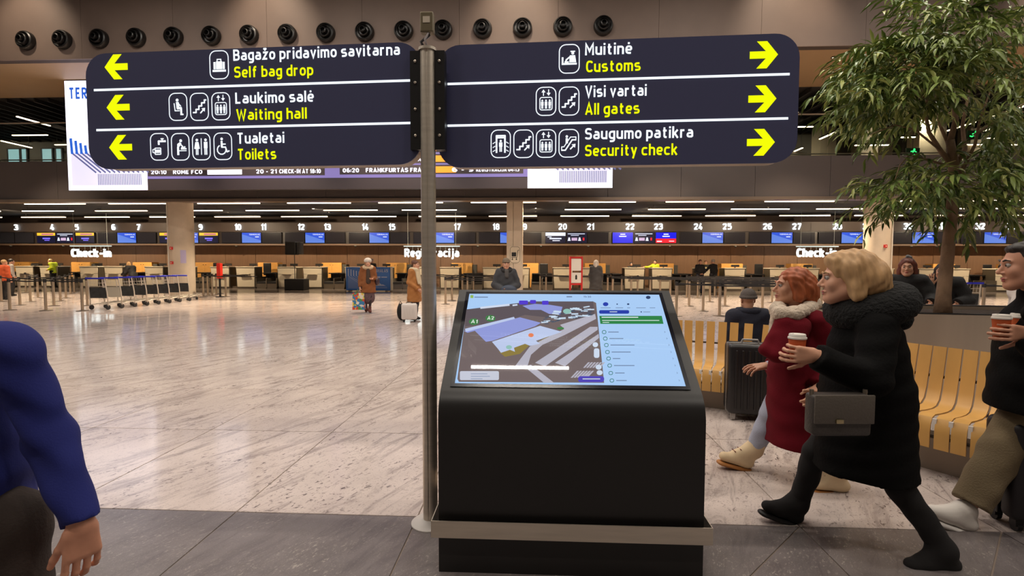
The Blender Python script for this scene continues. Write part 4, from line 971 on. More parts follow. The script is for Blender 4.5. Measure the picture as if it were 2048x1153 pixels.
# ================================================================ NUMBERS, MONITORS
num_g = glow('number_glow', (236, 250, 255), 4.5); ltr_g = glow('check_in_letter_glow', (240, 252, 250), 4.0); ltr_s = mat('letter_side', (190, 196, 190), .4)
for n in range(2, 34):
    p = n//2; x = (-38.397+4.0005*p) if n % 2 == 0 else (-36.80+4.007*p)
    b_ = str(n); m_ = MB(); put_text(m_, b_, (x, 30.2, 3.53), (1, 0, 0), (0, 0, 1), (0, 1, 0), None, .36, .165, .05, 'c')
    o = m_.build('desk_number', num_g, None, fix=True); tag(o, 'glowing white number %s above the check-in screens' % nword(n), 'number', 'glowing desk numbers')
mon_c = mat('monitor_dark', (28, 26, 30), .25); mon_off = mat('monitor_off', (34, 32, 38), .18)
s_blue = glow('monitor_blue', (44, 84, 214), .85); s_blue2 = glow('monitor_light_blue', (92, 130, 226), .8); s_txt = glow('monitor_text', (216, 228, 255), 1.1); s_dblue = glow('monitor_deep_blue', (20, 24, 220), 1.0); s_red = glow('monitor_red', (226, 36, 50), 1.0); s_yel = glow('monitor_yellow', (250, 190, 50), 1.0); s_navy = glow('monitor_navy', (22, 22, 52), .6); s_lil = glow('monitor_lilac', (120, 110, 250), 1.0)
MY = 30.24; mz0, mz1 = 2.72, 3.38
def monitor(x0, x1, style, label):
    t = thing('display_monitor', label, 'screen', ((x0+x1)/2, MY, mz0), 'screens above the check-in desks')
    MB().box(x0, x1, MY, MY+.09, mz0, mz1).build('case', mon_c, t)
    q = lambda d: (lambda x, y: (x0+.02+x*(x1-x0-.04), MY-d, mz0+.02+y*(mz1-mz0-.04)))
    if style == 'off': Draw(q(.002)).rect(0, 0, 1, 1).build('panel', mon_off, t)
    elif style == 'blue':
        s = Draw(q(.002)).rect(0, 0, 1, 1).build('panel', s_blue, t); Draw(q(.004)).poly([(0, 0), (1, 0), (1, .22), (0, .86)]).build('graphic', s_blue2, s)
        m_ = MB(); put_text(m_, 'TERMINALAS', q(.006)(.38, .76), (1, 0, 0), (0, 0, 1), (0, -1, 0), (x1-x0)*.55, .075); m_.build('lettering', s_txt, s, fix=False); Draw(q(.006)).rect(.7, .55, .9, .62).build('subtitle', s_txt, s)
    elif style == 'deep':
        s = Draw(q(.002)).rect(0, 0, 1, 1).build('panel', s_dblue, t); Draw(q(.004)).rect(.38, .78, .62, .88).build('text_line', s_txt, s); Draw(q(.004)).rect(.32, .58, .68, .68).build('text_line', s_txt, s)
    elif style == 'deepred':
        s = Draw(q(.002)).rect(0, 0, 1, 1).build('panel', s_dblue, t); Draw(q(.003)).rect(0, 0, 1, .42).build('red_band', s_red, s); Draw(q(.004)).rect(.38, .78, .62, .88).build('text_line', s_txt, s); Draw(q(.004)).rect(.32, .58, .68, .68).build('text_line', s_txt, s); Draw(q(.005)).rect(.05, .1, .3, .2).build('text_line', s_txt, s); Draw(q(.005)).rect(.65, .14, .9, .2).build('text_line', s_txt, s)
    elif style == 'yellow':
        s = Draw(q(.002)).rect(0, 0, 1, 1).build('panel', s_navy, t); Draw(q(.003)).rect(0, .72, 1, 1).build('yellow_band', s_yel, s); Draw(q(.004)).rect(.25, .80, .9, .92).build('text_line', glow('monitor_mauve', (180, 90, 160), .8), s); Draw(q(.004)).rect(.3, .36, .72, .5).build('text_line', s_lil, s); Draw(q(.004)).rect(.4, .2, .68, .28).build('text_line', s_lil, s)
    elif style == 'white':
        s = Draw(q(.002)).rect(0, 0, 1, 1).build('panel', s_navy, t); Draw(q(.003)).rect(0, .68, 1, 1).build('white_band', s_txt, s); Draw(q(.004)).rect(.2, .36, .8, .48).build('text_line', s_txt, s); Draw(q(.004)).rect(.1, .54, .3, .6).build('text_line', s_txt, s); Draw(q(.004)).rect(.35, .18, .72, .26).build('text_line', s_txt, s)
    elif style == 'info':
        s = Draw(q(.002)).rect(0, 0, 1, 1).build('panel', s_navy, t); Draw(q(.004)).rect(.05, .84, .9, .9).build('text_line', s_txt, s); Draw(q(.004)).rect(.2, .7, .6, .75).build('text_line', s_txt, s)
        for a in (.04, .56): Draw(q(.004)).poly([(a, .2), (a+.16, .2), (a+.13, .34), (a+.12, .52), (a+.04, .52), (a+.03, .34)]).build('bag_symbol', s_txt, s)
        Draw(q(.004)).rect(.24, .22, .52, .5).build('table', glow('monitor_pink', (206, 180, 220), .8), s); Draw(q(.004)).rect(.8, .24, .88, .5).build('table', s_red, s)
    return t
for p in range(1, 17):
    b0 = atY(569, 476, MY)[0]+4.0035*(p-6); w = (atY(691, 476, MY)[0]-atY(569, 476, MY)[0]); a, b_ = b0, b0+w; u = w/3
    sty = {2: ('yellow', 'info', 'yellow'), 4: ('yellow', 'blue', 'yellow'), 1: ('info', 'off', 'off'), 10: ('white', 'info', 'off'), 11: ('deep', 'info', 'deepred')}.get(p, ('off', 'blue', 'off'))
    desc = {'off': 'switched-off dark screen', 'blue': 'blue poster screen', 'yellow': 'screen with a yellow top band', 'info': 'dark screen of baggage symbols', 'white': 'screen with a white top band', 'deep': 'plain deep blue screen', 'deepred': 'blue screen with a red lower band'}
    for k, s in enumerate(sty):
        lab = '%s above check-in desks %s and %s' % (desc[s], nword(2*p), nword(2*p+1))
        if sty.count(s) > 1: lab += ', left one' if k == sty.index(s) else ', right one'
        monitor(a+k*u+.02, a+(k+1)*u-.02, s, lab)
# Check-in / Registracija letters hanging from a rail
for n, (txt, xa, xb, lab) in enumerate((('Check-in', 142, 221, 'glowing white Check-in letters at the left end of the desks'), ('Registracija', 809, 918, 'glowing white Registracija letters behind the sign pole'), ('Check-in', 1594, 1675, 'glowing white Check-in letters behind the two walking women'))):
    Yq = 29.0; A = atY(xa, 514, Yq); B = atY(xb, 514, Yq); w = B[0]-A[0]; cap = .47
    t = thing('hanging_letters', lab, 'sign', ((A[0]+B[0])/2, Yq, A[2]))
    rz = 2.52
    MB().box(A[0]-.05, B[0]+.05, Yq, Yq+.06, rz-.05, rz).build('rail', glow('rail_glow', (220, 236, 232), .9), t)
    x = A[0]; k = w/text_width(txt, .2)
    for ch in txt:
        S, a, b_ = _strokes(ch); cw = (b_-a)+.2
        m_ = MB(); put_text(m_, ch, (x, Yq, A[2]), (1, 0, 0), (0, 0, 1), (0, 1, 0), cw*k, cap, .2, .08); m_.build('letter', ltr_g, t, fix=True)
        MB().tube([(x+cw*k/2, Yq+.04, A[2]+cap*.7), (x+cw*k/2, Yq+.04, rz-.04)], .006, 4).build('hanger', ltr_s, t)
        x += (cw+.125)*k
    for xx in (A[0]+.2, B[0]-.2): MB().tube([(xx, Yq+.03, rz), (xx, Yq+.03, SB+.28)], .008, 4).build('rod', ltr_s, t)
# small cameras under the fascia
cm = None
for n, px in enumerate((17, 122, 470, 709, 955, 1082, 1177, 1341, 1473, 1494, 1827, 1877)):
    x = atY(px, 494, 30.25)[0]; lab = 'small white dome camera under the screens, %s from the left' % ordinal(n+1)
    if cm is None:
        cm = thing('dome_camera', lab, 'camera', (x, 30.25, 2.58), 'small cameras under the screens'); MB().lathe([(.07, 2.58), (.07, 2.55), (.05, 2.53)], (x, 30.4, 0), 12).build('base', ltr_s, cm); MB().lathe([(.05, 2.53), (.045, 2.49), (.02, 2.47)], (x, 30.4, 0), 12).build('dome', dk_black, cm)
    else: dup(cm, (x, 30.25, 2.58), lab)

# ================================================================ BELT BARRIER POSTS
post_m = mat('barrier_post', (190, 172, 150), .32, .85); belt_b = mat('barrier_belt', (30, 26, 26), .7); base_m = mat('barrier_base', (120, 108, 98), .4, .6)
bp0 = None; POSTS = []
def post(px, py, label, group):
    global bp0
    c = fl(px, py); POSTS.append(c)
    if bp0 is None:
        t = thing('barrier_post', label, 'barrier', (c[0], c[1], 0), group); x, y = c[0], c[1]
        MB().lathe([(.17, 0), (.17, .012), (.05, .03)], (x, y, 0), 20).build('base', base_m, t, smooth='auto'); MB().lathe([(.04, .02), (.04, .93)], (x, y, 0), 14).build('pole', post_m, t, smooth='auto')
        MB().lathe([(.042, .90), (.042, 1.0), (.03, 1.01)], (x, y, 0), 14).build('head', belt_b, t, smooth='auto'); bp0 = t; return t
    return dup(bp0, (c[0], c[1], 0), label, group)
def belt(t, a, b, zs=(.955,)):
    o = ORG[t.name]
    for z in zs:
        d = np.array([b[0]-a[0], b[1]-a[1], 0]); ln = np.linalg.norm(d); d /= ln; s = np.array([-d[1], d[0], 0])*.004
        P = [a+d*.04, b-d*.04]; mid = (P[0]+P[1])/2
        m_ = MB()
        pts = [np.array([*P[0][:2], z]), np.array([*mid[:2], z-.03]), np.array([*P[1][:2], z])]; vs = []
        for q in pts: vs += [q-s+[0, 0, -.02], q+s+[0, 0, -.02], q+s+[0, 0, .02], q-s+[0, 0, .02]]
        fs = [(4*k+e, 4*k+(e+1) % 4, 4*k+4+(e+1) % 4, 4*k+4+e) for k in (0, 1) for e in range(4)]
        m_.add(vs, fs).build('belt', belt_b, t)
def queue(pts, where, group, links):
    T_ = []
    for n, (px, py) in enumerate(pts): T_.append((post(px, py, 'silver belt post %s, %s from the left' % (where, ordinal(n+1)), group), fl(px, py)))
    for a, b in links: belt(T_[a][0], T_[a][1], T_[b][1])
    return T_
L1 = [(3, 604), (20, 621), (40, 611), (52, 586), (61, 604), (76, 596), (92, 622), (108, 612.5), (121, 603), (132, 597), (141, 589), (149, 586.5), (165, 622.5), (175, 612)]
queue(L1, 'in the queue left of the luggage carts', 'belt posts in the left queue', [(0, 2), (2, 4), (1, 6), (4, 5), (5, 3), (6, 12), (7, 13), (8, 9), (9, 10), (10, 11), (2, 7), (4, 8), (1, 2), (6, 7), (7, 8)])
L2 = [(407, 594), (416, 592), (425, 593), (433, 590), (452, 594), (440, 588)]
queue(sorted(L2), 'right of the left column', 'belt posts by the left column', [(0, 1), (1, 2), (2, 3)])
L3 = [(865, 588), (891, 609), (904, 602), (925, 590), (935, 596), (947, 590), (1080, 590), (1092, 594)]
queue(L3, 'around the elderly man behind the kiosk', 'belt posts behind the kiosk', [(0, 2), (1, 3), (3, 5), (6, 7)])
L4 = [(1215, 596), (1225, 603), (1243, 596), (1262, 604), (1275, 597), (1300, 605), (1320, 598), (1340, 604)]
queue(L4, 'left of the kiosk\'s right edge', 'belt posts behind the kiosk screen', [(0, 2), (2, 4), (4, 6), (1, 3), (3, 5), (5, 7)])
L5 = [(1352.5, 632.7), (1373, 596), (1378, 613), (1395, 597), (1406, 623), (1419.6, 604.6), (1429, 595), (1438.7, 632.7), (1450, 613), (1484, 624), (1500, 606), (1524.6, 618), (1544, 606), (1600, 608), (1642, 621)]
queue(L5, 'in the queue right of the kiosk', 'belt posts in the right queue', [(0, 7), (2, 4), (4, 9), (7, 9), (2, 5), (5, 8), (8, 11), (9, 11), (1, 3), (3, 6), (6, 10), (10, 12), (11, 14), (12, 13)])
L6 = [(1990, 628)]
for n, (px, py) in enumerate(((1965, 640),)):
    post(px, py, 'thick silver belt post behind the planter right of the tree trunk', None)

# ================================================================ LUGGAGE CARTS
ct_m = mat('cart_steel', (206, 196, 182), .4, .35); ct_blue = mat('cart_blue_grip', (36, 40, 170), .4); ct_ad = mat('cart_advert', (40, 42, 44), .4, var=.5, vscale=9); ct_ad2 = mat('cart_blank_panel', (190, 180, 162), .5); ct_w = mat('cart_wheel', (34, 32, 34), .6)
def cart(loc, label, ad, rot=0.0, group='row of nested luggage carts'):
    x, y = loc
    t = thing('luggage_cart', label, 'cart', (x, y, 0), group); R_ = lambda a, b, z: (x+a*math.cos(rot)-b*math.sin(rot), y+a*math.sin(rot)+b*math.cos(rot), z)
    w = .30
    for s in (-1, 1):
        MB().tube([R_(s*w, 0, .12), R_(s*w, -.02, .55), R_(s*(w-.02), -.08, .98), R_(s*(w-.03), -.10, 1.02)], .018, 8).build('upright', ct_m, t, smooth=True)
        MB().tube([R_(s*w, -.02, .16), R_(s*(w-.04), .45, .20), R_(s*(w-.12), .86, .22)], .016, 8).build('side_rail', ct_m, t, smooth=True)
        MB().lathe([(.075, -.02), (.075, .02)], R_(s*(w-.02), .02, .077), 16, 'x').build('wheel', ct_w, t, smooth='auto'); MB().tube([R_(s*(w-.02), .02, .08), R_(s*w, 0, .16)], .014, 6).build('wheel_fork', ct_m, t)
        MB().lathe([(.028, -.16), (.028, .16)], R_(s*.14, -.13, 1.02), 10, 'x').build('grip', ct_blue, t, smooth='auto')
    MB().lathe([(.05, -.02), (.05, .02)], R_(0, .84, .052), 14, 'x').build('wheel', ct_w, t, smooth='auto'); MB().tube([R_(0, .84, .06), R_(0, .86, .22)], .014, 6).build('wheel_fork', ct_m, t)
    MB().tube([R_(-w+.12, .86, .22), R_(w-.12, .86, .22)], .016, 8).build('front_bar', ct_m, t); MB().tube([R_(-w, -.1, 1.02), R_(w, -.1, 1.02)], .014, 8).build('handle_bar', ct_m, t)
    for a in (-.15, 0, .15): MB().tube([R_(a, 0, .17), R_(a, .84, .21)], .010, 6).build('platform_bar', ct_m, t)
    pn = MB(); pn.add([R_(-w+.03, -.025, .38), R_(w-.03, -.025, .38), R_(w-.03, -.05, .72), R_(-w+.03, -.05, .72), R_(-w+.03, -.005, .38), R_(w-.03, -.005, .38), R_(w-.03, -.03, .72), R_(-w+.03, -.03, .72)], [(0, 1, 2, 3), (4, 7, 6, 5), (0, 4, 5, 1), (3, 2, 6, 7), (0, 3, 7, 4), (1, 5, 6, 2)])
    pn.build('advert_panel', ad, t)
    m_ = MB()
    for a in np.linspace(-w+.02, w-.02, 7): m_.tube([R_(a, -.06, .76), R_(a, -.09, .98)], .005, 4)
    for z in (.76, .87): m_.tube([R_(-w+.02, -.06-.03*(z-.76)/.22, z), R_(w-.02, -.06-.03*(z-.76)/.22, z)], .006, 4)
    bk = m_.build('basket_wires', ct_m, t); bk['kind'] = 'stuff'
    return t
c0 = fl(199, 620)
for k in range(8):
    cart((c0[0]+.02*k, c0[1]+.52*k), 'luggage cart with blue grips, %s in the nested row beside the left column' % ordinal(k+1), ct_ad2 if k == 1 else ct_ad)
cq = fl(1932, 640); cart((cq[0], cq[1]), 'lone luggage cart behind the planter right of the tree trunk', ct_ad, 0, None)
# ================================================================ ODDS AND ENDS IN THE HALL
# loudspeaker on pole over a black case
sb = fl(588, 581); sx_ = sb[0]
spk = thing('loudspeaker', 'black loudspeaker on a pole above a black bass cabinet', 'speaker', (sx_, sb[1], 0))
MB().box(sx_-.55, sx_+.55, sb[1], sb[1]+.7, 0, .62).build('bass_cabinet', dk_black, spk, bevel=.03); MB().tube([(sx_-.08, sb[1]+.3, .62), (sx_-.08, sb[1]+.3, 2.0)], .02, 8).build('pole', dk_black, spk)
MB().box(sx_-.5, sx_+.1, sb[1]+.05, sb[1]+.5, 1.95, 2.68).build('cabinet', dk_black, spk, bevel=.04); MB().box(sx_-.46, sx_+.06, sb[1]+.035, sb[1]+.052, 2.0, 2.63).build('grille', mat('grille_mesh', (14, 14, 14), .7), spk)
MB().box(sx_+.12, sx_+.36, sb[1]+.1, sb[1]+.5, 1.98, 2.66).build('side_cabinet', dk_black, spk, bevel=.04)
# blue banner stand
ba, bb = fl(692, 583), fl(783, 583); by_ = ba[1]; z1 = 1.30
ban = thing('banner_frame', 'blue banner frame with white striped terminal graphic before the desks', 'banner', ((ba[0]+bb[0])/2, by_, 0))
bl = mat('banner_blue', (66, 122, 206), .5); bw_ = mat('banner_white', (206, 214, 240), .5); bpal = mat('banner_pale', (120, 150, 214), .5)
w = bb[0]-ba[0]
bn = MB().box(ba[0], bb[0], by_, by_+.06, .05, z1).build('banner', bl, ban, bevel=.02)
for xx in (ba[0]+.2, bb[0]-.2): MB().box(xx-.03, xx+.03, by_-.2, by_+.3, 0, .05).build('foot', dk_steel, ban)
MB().box(bb[0]+.01, bb[0]+.12, by_, by_+.06, .05, z1+.02).build('side_post', dk_white, ban)
BQ = lambda x, y: (ba[0]+x*w, by_-.004, .05+y*(z1-.05))
D = Draw(BQ).poly([(.05, .08), (.45, .08), (.45, .35), (.05, .62)]); D.build('pale_field', bpal, bn)
for k in range(7): Draw(lambda x, y: (ba[0]+x*w, by_-.008, .05+y*(z1-.05))).line([(.06+k*.06, .62), (.06+k*.06, .92-.03*k)], .022).build('white_tick', bw_, bn); Draw(lambda x, y: (ba[0]+x*w, by_-.007, .05+y*(z1-.05))).line([(.06+k*.06, .62), (.3+k*.06, .30)], .008).build('stripe', bw_, bn)
put_words('TERMINALAS', (ba[0]+.52*w, by_-.008, .05+.78*(z1-.05)), (1, 0, 0), (0, 0, 1), (0, -1, 0), w*.43, .16, bw_, bn, 'lettering', .2)
Draw(lambda x, y: (ba[0]+x*w, by_-.008, .05+y*(z1-.05))).rect(.7, .54, .78, .6).rect(.8, .55, .93, .59).build('subtitle', bw_, bn)
for k in range(4): Draw(lambda x, y: (ba[0]+x*w, by_-.008, .05+y*(z1-.05))).poly([(.64+k*.06, .2), (.64+k*.06, .42-.05*k), (.72+k*.06, .2)]).build('white_wedge', bw_, bn)
Draw(lambda x, y: (ba[0]+x*w, by_-.008, .05+y*(z1-.05))).rect(.6, .09, .93, .16).build('white_bar', bpal, bn)
# red luggage gauge
gq = fl(1152, 600); gx, gy = gq[0], gq[1]; red = mat('gauge_red', (186, 34, 34), .4); gw_ = mat('gauge_white', (222, 214, 204), .5)
ga = thing('luggage_gauge', 'red framed cabin luggage gauge with white panels', 'stand', (gx, gy, 0))
gs = .24; gh = 1.82
for s in (-1, 1): MB().box(gx+s*gs-.03, gx+s*gs+.03, gy, gy+.4, .05, gh).build('frame_post', red, ga)
for z in (.62, .10, gh-.08): MB().box(gx-gs, gx+gs, gy+.02, gy+.38, z, z+.07).build('cross_bar', red, ga)
MB().box(gx-gs+.03, gx+gs-.03, gy+.02, gy+.05, 1.22, 1.72).build('upper_panel', gw_, ga); lp_ = MB().box(gx-gs+.03, gx+gs-.03, gy+.02, gy+.05, .71, 1.14).build('lower_panel', gw_, ga)
Draw(lambda x, y: (gx+x, gy+.018, .95+y)).poly([(-.04, -.1), (.04, -.1), (.04, .04), (.02, .1), (-.02, .1), (-.04, .04)]).build('bag_symbol', dk_black, lp_)
MB().box(gx-gs-.04, gx+gs+.04, gy-.02, gy+.42, 0, .06).build('base', red, ga)
# cart sign, papers and red alarm boxes on the columns
cs_ = atY(1030, 510, 20.925); cgn = thing('cart_sign', 'black luggage cart pictogram in a rounded frame on the middle column', 'sign', cs_)
MB().box(cs_[0]-.235, cs_[0]+.235, 20.915, 20.929, cs_[2]-.36, cs_[2]+.36).build('plate', mat('cart_sign_plate', (204, 188, 164), .6), cgn)
D = Draw(lambda x, y: (cs_[0]+x, 20.912, cs_[2]+y)); D.ring(0, 0, .21, .34, .12, .014); D.build('frame_line', dk_black, cgn)
D = Draw(lambda x, y: (cs_[0]+x, 20.911, cs_[2]+y)); D.rect(-.14, -.07, .05, .10).line([(-.15, -.11), (.08, -.11), (.12, .18), (.17, .2)], .022).disc(-.11, -.19, .03).disc(.06, -.19, .03).rect(-.12, -.17, -.1, -.1).rect(.05, -.17, .07, -.1); D.build('pictogram', dk_black, cgn)
lc = (-15.41, 21.12)
pp = thing('notice_paper', 'pale lilac paper notice stuck on the left column', 'notice', (lc[0]+.3, 20.7, 1.9))
m_ = MB(); vs = []; fs = []
for k in range(7):
    a = -PI/2+.30+.07*k; 
    for z in (1.50, 2.06): vs.append((lc[0]+.506*math.cos(a+.25), lc[1]+.506*math.sin(a+.25), z))
for k in range(6): fs.append((2*k, 2*k+2, 2*k+3, 2*k+1))
m_.add(vs, fs).build('sheet', mat('notice_lilac', (168, 156, 188), .6), pp)
al = None
for n, (px, py, lab) in enumerate(((348, 497, 'upper red alarm box on the left column'), (349, 526, 'lower red alarm box on the left column'), (1766, 493, 'small upper red detector on the right column'), (1763, 530, 'red fire alarm box on the right column'))):
    cx, rr_ = ((-15.41, .5), (13.9, .48))[n//2]; x = atY(px, py, 20.75)[0]; z = atY(px, py, 20.75)[2]; yy = 21.12-math.sqrt(max(rr_**2-(x-cx)**2, .01))
    t = thing('alarm_box', lab, 'alarm', (x, yy, z)); MB().box(x-.055, x+.055, yy-.07, yy+.02, z-.06, z+.06).build('box', mat('alarm_red', (196, 40, 40), .4), t, bevel=.01); MB().lathe([(.022, 0), (.02, -.012)], (x, yy-.07, z), 10, 'y').build('button', dk_white, t)
fx_ = fl(388, 600); ex = thing('fire_extinguisher', 'red fire extinguisher cabinet standing beside the left column', 'extinguisher', (fx_[0], 21.5, 0))
MB().box(fx_[0]-.02, fx_[0]+.16, 21.4, 21.6, .82, 1.5).build('cylinder_cover', mat('extinguisher_red', (206, 40, 22), .4), ex, bevel=.03); MB().box(fx_[0]+.04, fx_[0]+.1, 21.47, 21.53, 0, .82).build('stand', dk_black, ex); MB().box(fx_[0]-.05, fx_[0]+.2, 21.35, 21.65, 0, .03).build('foot', dk_black, ex)
# suspended rods

# ================================================================ PEOPLE
def nrm(v): v = np.array(v, float); return v/(np.linalg.norm(v)+1e-9)
class Sdf:
    """smooth union of round cones and ellipsoids, meshed with surface nets"""
    def __init__(s): s.p = []
    def cone(s, a, b, ra, rb=None, k=.02, flat=None, op='u'):
        s.p.append(('c', np.array(a, float), np.array(b, float), ra, ra if rb is None else rb, k, flat, op)); return s
    def ell(s, c, r, ax=None, k=.02, op='u'):
        s.p.append(('e', np.array(c, float), np.array(r, float), np.eye(3) if ax is None else np.array(ax, float), 0, k, None, op)); return s
    def cut(s, p0, n, c=None, R=9.0):           # remove what lies beyond the plane (inside a ball around c)
        s.p.append(('h', np.array(p0, float), nrm(n), np.array(p0 if c is None else c, float), R, 0, None, 's')); return s
    def mesh(s, vox, fold=None):
        lo = np.full(3, 1e9); hi = -lo
        for q in s.p:
            if q[0] == 'c' and q[7] == 'u':
                r = max(q[3], q[4])*1.0
                lo = np.minimum(lo, np.minimum(q[1], q[2])-r); hi = np.maximum(hi, np.maximum(q[1], q[2])+r)
            elif q[0] == 'e' and q[7] == 'u':
                r = q[2].max(); lo = np.minimum(lo, q[1]-r); hi = np.maximum(hi, q[1]+r)
        lo -= 3*vox; hi += 3*vox; N = np.ceil((hi-lo)/vox).astype(int)+1
        F = np.full(N, .5, np.float32)
        ax_ = [lo[i]+vox*np.arange(N[i]) for i in range(3)]
        for q in s.p:
            if q[0] == 'h': a = np.maximum(lo, q[3]-q[4]); b = np.minimum(hi, q[3]+q[4])
            elif q[0] == 'c': r = max(q[3], q[4])+.05+2*vox; a = np.minimum(q[1], q[2])-r; b = np.maximum(q[1], q[2])+r
            else: r = q[2].max()+.05+2*vox; a = q[1]-r; b = q[1]+r
            i0 = np.clip(np.floor((a-lo)/vox).astype(int), 0, N); i1 = np.clip(np.ceil((b-lo)/vox).astype(int)+1, 0, N)
            if (i1 <= i0).any(): continue
            sl = tuple(slice(i0[i], i1[i]) for i in range(3))
            X = np.stack(np.meshgrid(*[ax_[i][sl[i]] for i in range(3)], indexing='ij'), -1).astype(np.float32)
            if q[0] == 'c':
                ab = q[2]-q[1]; l2 = max(ab @ ab, 1e-9); P = X-q[1]; t = np.clip((P @ ab)/l2, 0, 1); Q = P-t[..., None]*ab
                if q[6] is not None:
                    n, f = q[6]; n = nrm(n); Q = Q+((Q @ n)*(1/f-1))[..., None]*n
                d = np.sqrt((Q*Q).sum(-1))-(q[3]+t*(q[4]-q[3]))
                if q[6] is not None: d = d*min(1, q[6][1]*1.15)
            elif q[0] == 'e':
                P = (X-q[1]) @ q[3].T; k0 = np.sqrt(((P/q[2])**2).sum(-1)); k1 = np.sqrt(((P/q[2]**2)**2).sum(-1))+1e-9; d = k0*(k0-1)/k1
            else:
                d = (X-q[1]) @ q[2]; 
                if q[4] < 8: d = np.where(((X-q[3])**2).sum(-1) < q[4]**2, d, -9)
            G = F[sl]; k = q[5]
            if q[7] == 'u':
                if k > 0: h = np.maximum(k-np.abs(G-d), 0)/k; F[sl] = np.minimum(G, d)-h*h*k*.25
                else: F[sl] = np.minimum(G, d)
            elif q[0] == 'h': F[sl] = np.maximum(G, d)
            else:
                h = np.maximum(k-np.abs(G+d), 0)/max(k, 1e-6); F[sl] = np.maximum(G, -d)+h*h*k*.25
        if fold is not None:
            X = np.stack(np.meshgrid(*ax_, indexing='ij'), -1).astype(np.float32); F += fold(X).astype(np.float32)
        S = F < 0
        C8 = [F[a:N[0]-1+a, b:N[1]-1+b, c:N[2]-1+c] for a in (0, 1) for b in (0, 1) for c in (0, 1)]
        cnt = sum((q < 0).astype(np.int8) for q in C8); act = (cnt > 0) & (cnt < 8); I = np.argwhere(act)
        if len(I) == 0: return np.zeros((0, 3)), []
        cv = np.stack([q[act] for q in C8], 1); cpos = np.array([(a, b, c) for a in (0, 1) for b in (0, 1) for c in (0, 1)], float)
        acc = np.zeros((len(I), 3)); w = np.zeros(len(I))
        for i in range(8):
            for j in range(i+1, 8):
                if np.abs(cpos[i]-cpos[j]).sum() != 1: continue
                m_ = (cv[:, i] < 0) != (cv[:, j] < 0); t = cv[m_, i]/(cv[m_, i]-cv[m_, j]); acc[m_] += cpos[i]+t[:, None]*(cpos[j]-cpos[i]); w[m_] += 1
        Vt = lo+(I+acc/w[:, None])*vox
        idx = np.full(N-1, -1, np.int64); idx[act] = np.arange(len(I)); fs = []
        for ax in range(3):
            u, v = (ax+1) % 3, (ax+2) % 3
            sa = [slice(None)]*3; sb = [slice(None)]*3; sa[ax] = slice(0, N[ax]-1); sb[ax] = slice(1, N[ax])
            A, B = S[tuple(sa)], S[tuple(sb)]; E = np.argwhere(A != B); E = E[(E[:, u] > 0) & (E[:, v] > 0) & (E[:, u] < N[u]-1) & (E[:, v] < N[v]-1)]
            if len(E) == 0: continue
            du = np.zeros(3, int); du[u] = 1; dv = np.zeros(3, int); dv[v] = 1
            g = lambda e: idx[e[:, 0], e[:, 1], e[:, 2]]
            q = np.stack([g(E-du-dv), g(E-dv), g(E), g(E-du)], 1); ins = A[E[:, 0], E[:, 1], E[:, 2]]
            q[~ins] = q[~ins][:, ::-1]; fs.append(q)
        return Vt, np.concatenate(fs)
    def build(s, name, material, parent, vox=.02, fold=None, extra=None):
        Vt, fs = s.mesh(vox, fold); return mesh_np(name, [(Vt, fs)], material, parent)
def mesh_np(name, parts, material, parent):
    Vs = []; Fs = []; n = 0
    for Vt, fs in parts:
        if len(Vt) == 0: continue
        Vs.append(Vt); Fs.append(np.asarray(fs)+n); n += len(Vt)
    Vt = np.concatenate(Vs)-np.array(org(parent)); fs = np.concatenate(Fs); me = bpy.data.meshes.new(name)
    me.vertices.add(len(Vt)); me.vertices.foreach_set('co', Vt.astype(np.float32).ravel()); me.loops.add(fs.size); me.loops.foreach_set('vertex_index', fs.astype(np.int32).ravel())
    me.polygons.add(len(fs)); me.polygons.foreach_set('loop_start', np.arange(0, fs.size, 4, dtype=np.int32)); me.update(calc_edges=True); me.validate(); me.shade_smooth()
    return link(name, me, material, parent)
def folds(amp, fx=(9, 5, 22), ph=0.0):
    def f(X):
        a = X[..., 0]*fx[0]+ph; b = X[..., 1]*fx[1]; c = X[..., 2]*fx[2]
        return amp*(np.sin(a*1.7+c+1.3*np.sin(b*1.9+c*.4))*.6+np.sin(a*3.1-c*1.9+b*2.3)*.4)
    return f
class Head:
    def __init__(h, c, f, up=(0, 0, 1), s=1.0):
        h.c = np.array(c, float); h.f = nrm(f); u = np.array(up, float); h.u = nrm(u-h.f*(u @ h.f)); h.r = np.cross(h.f, h.u); h.s = s
    def p(h, x, y, z): return h.c+h.s*(x*h.r+y*h.f+z*h.u)     # x right, y forward, z up
    @property
    def ax(h): return np.array([h.r, h.f, h.u])
def head_sdf(S, h, neck):
    s = h.s; E = lambda x, y, z, a, b, c, k=.02, op='u': S.ell(h.p(x, y, z), np.array([a, b, c])*s, h.ax, k*s, op)
    E(0, -.015, .035, .073, .092, .082); E(0, .032, -.03, .058, .062, .085, .03)
    for q in (-1, 1):
        S.cone(h.p(q*.052, .0, -.055), h.p(q*.018, .068, -.098), .02*s, .02*s, .03*s); E(q*.036, .066, -.028, .024, .022, .026, .02); E(q*.078, -.012, -.008, .009, .02, .032, .008)
        E(q*.031, .104, .006, .016, .012, .010, .012, 's')
    S.cone(h.p(0, .07, -.098), h.p(0, .078, -.098), .021*s, .018*s, .02*s); S.cone(h.p(0, .088, .008), h.p(0, .112, -.028), .007*s, .011*s, .012*s)
    for q in (-1, 1): E(q*.011, .098, -.033, .008, .01, .007, .006)
    E(0, .08, .024, .046, .016, .011, .015); E(0, .092, -.062, .023, .010, .006, .008); E(0, .090, -.074, .020, .010, .006, .006)
    S.cone(h.p(0, -.025, -.06), neck, .052*s, .058*s, .03*s)
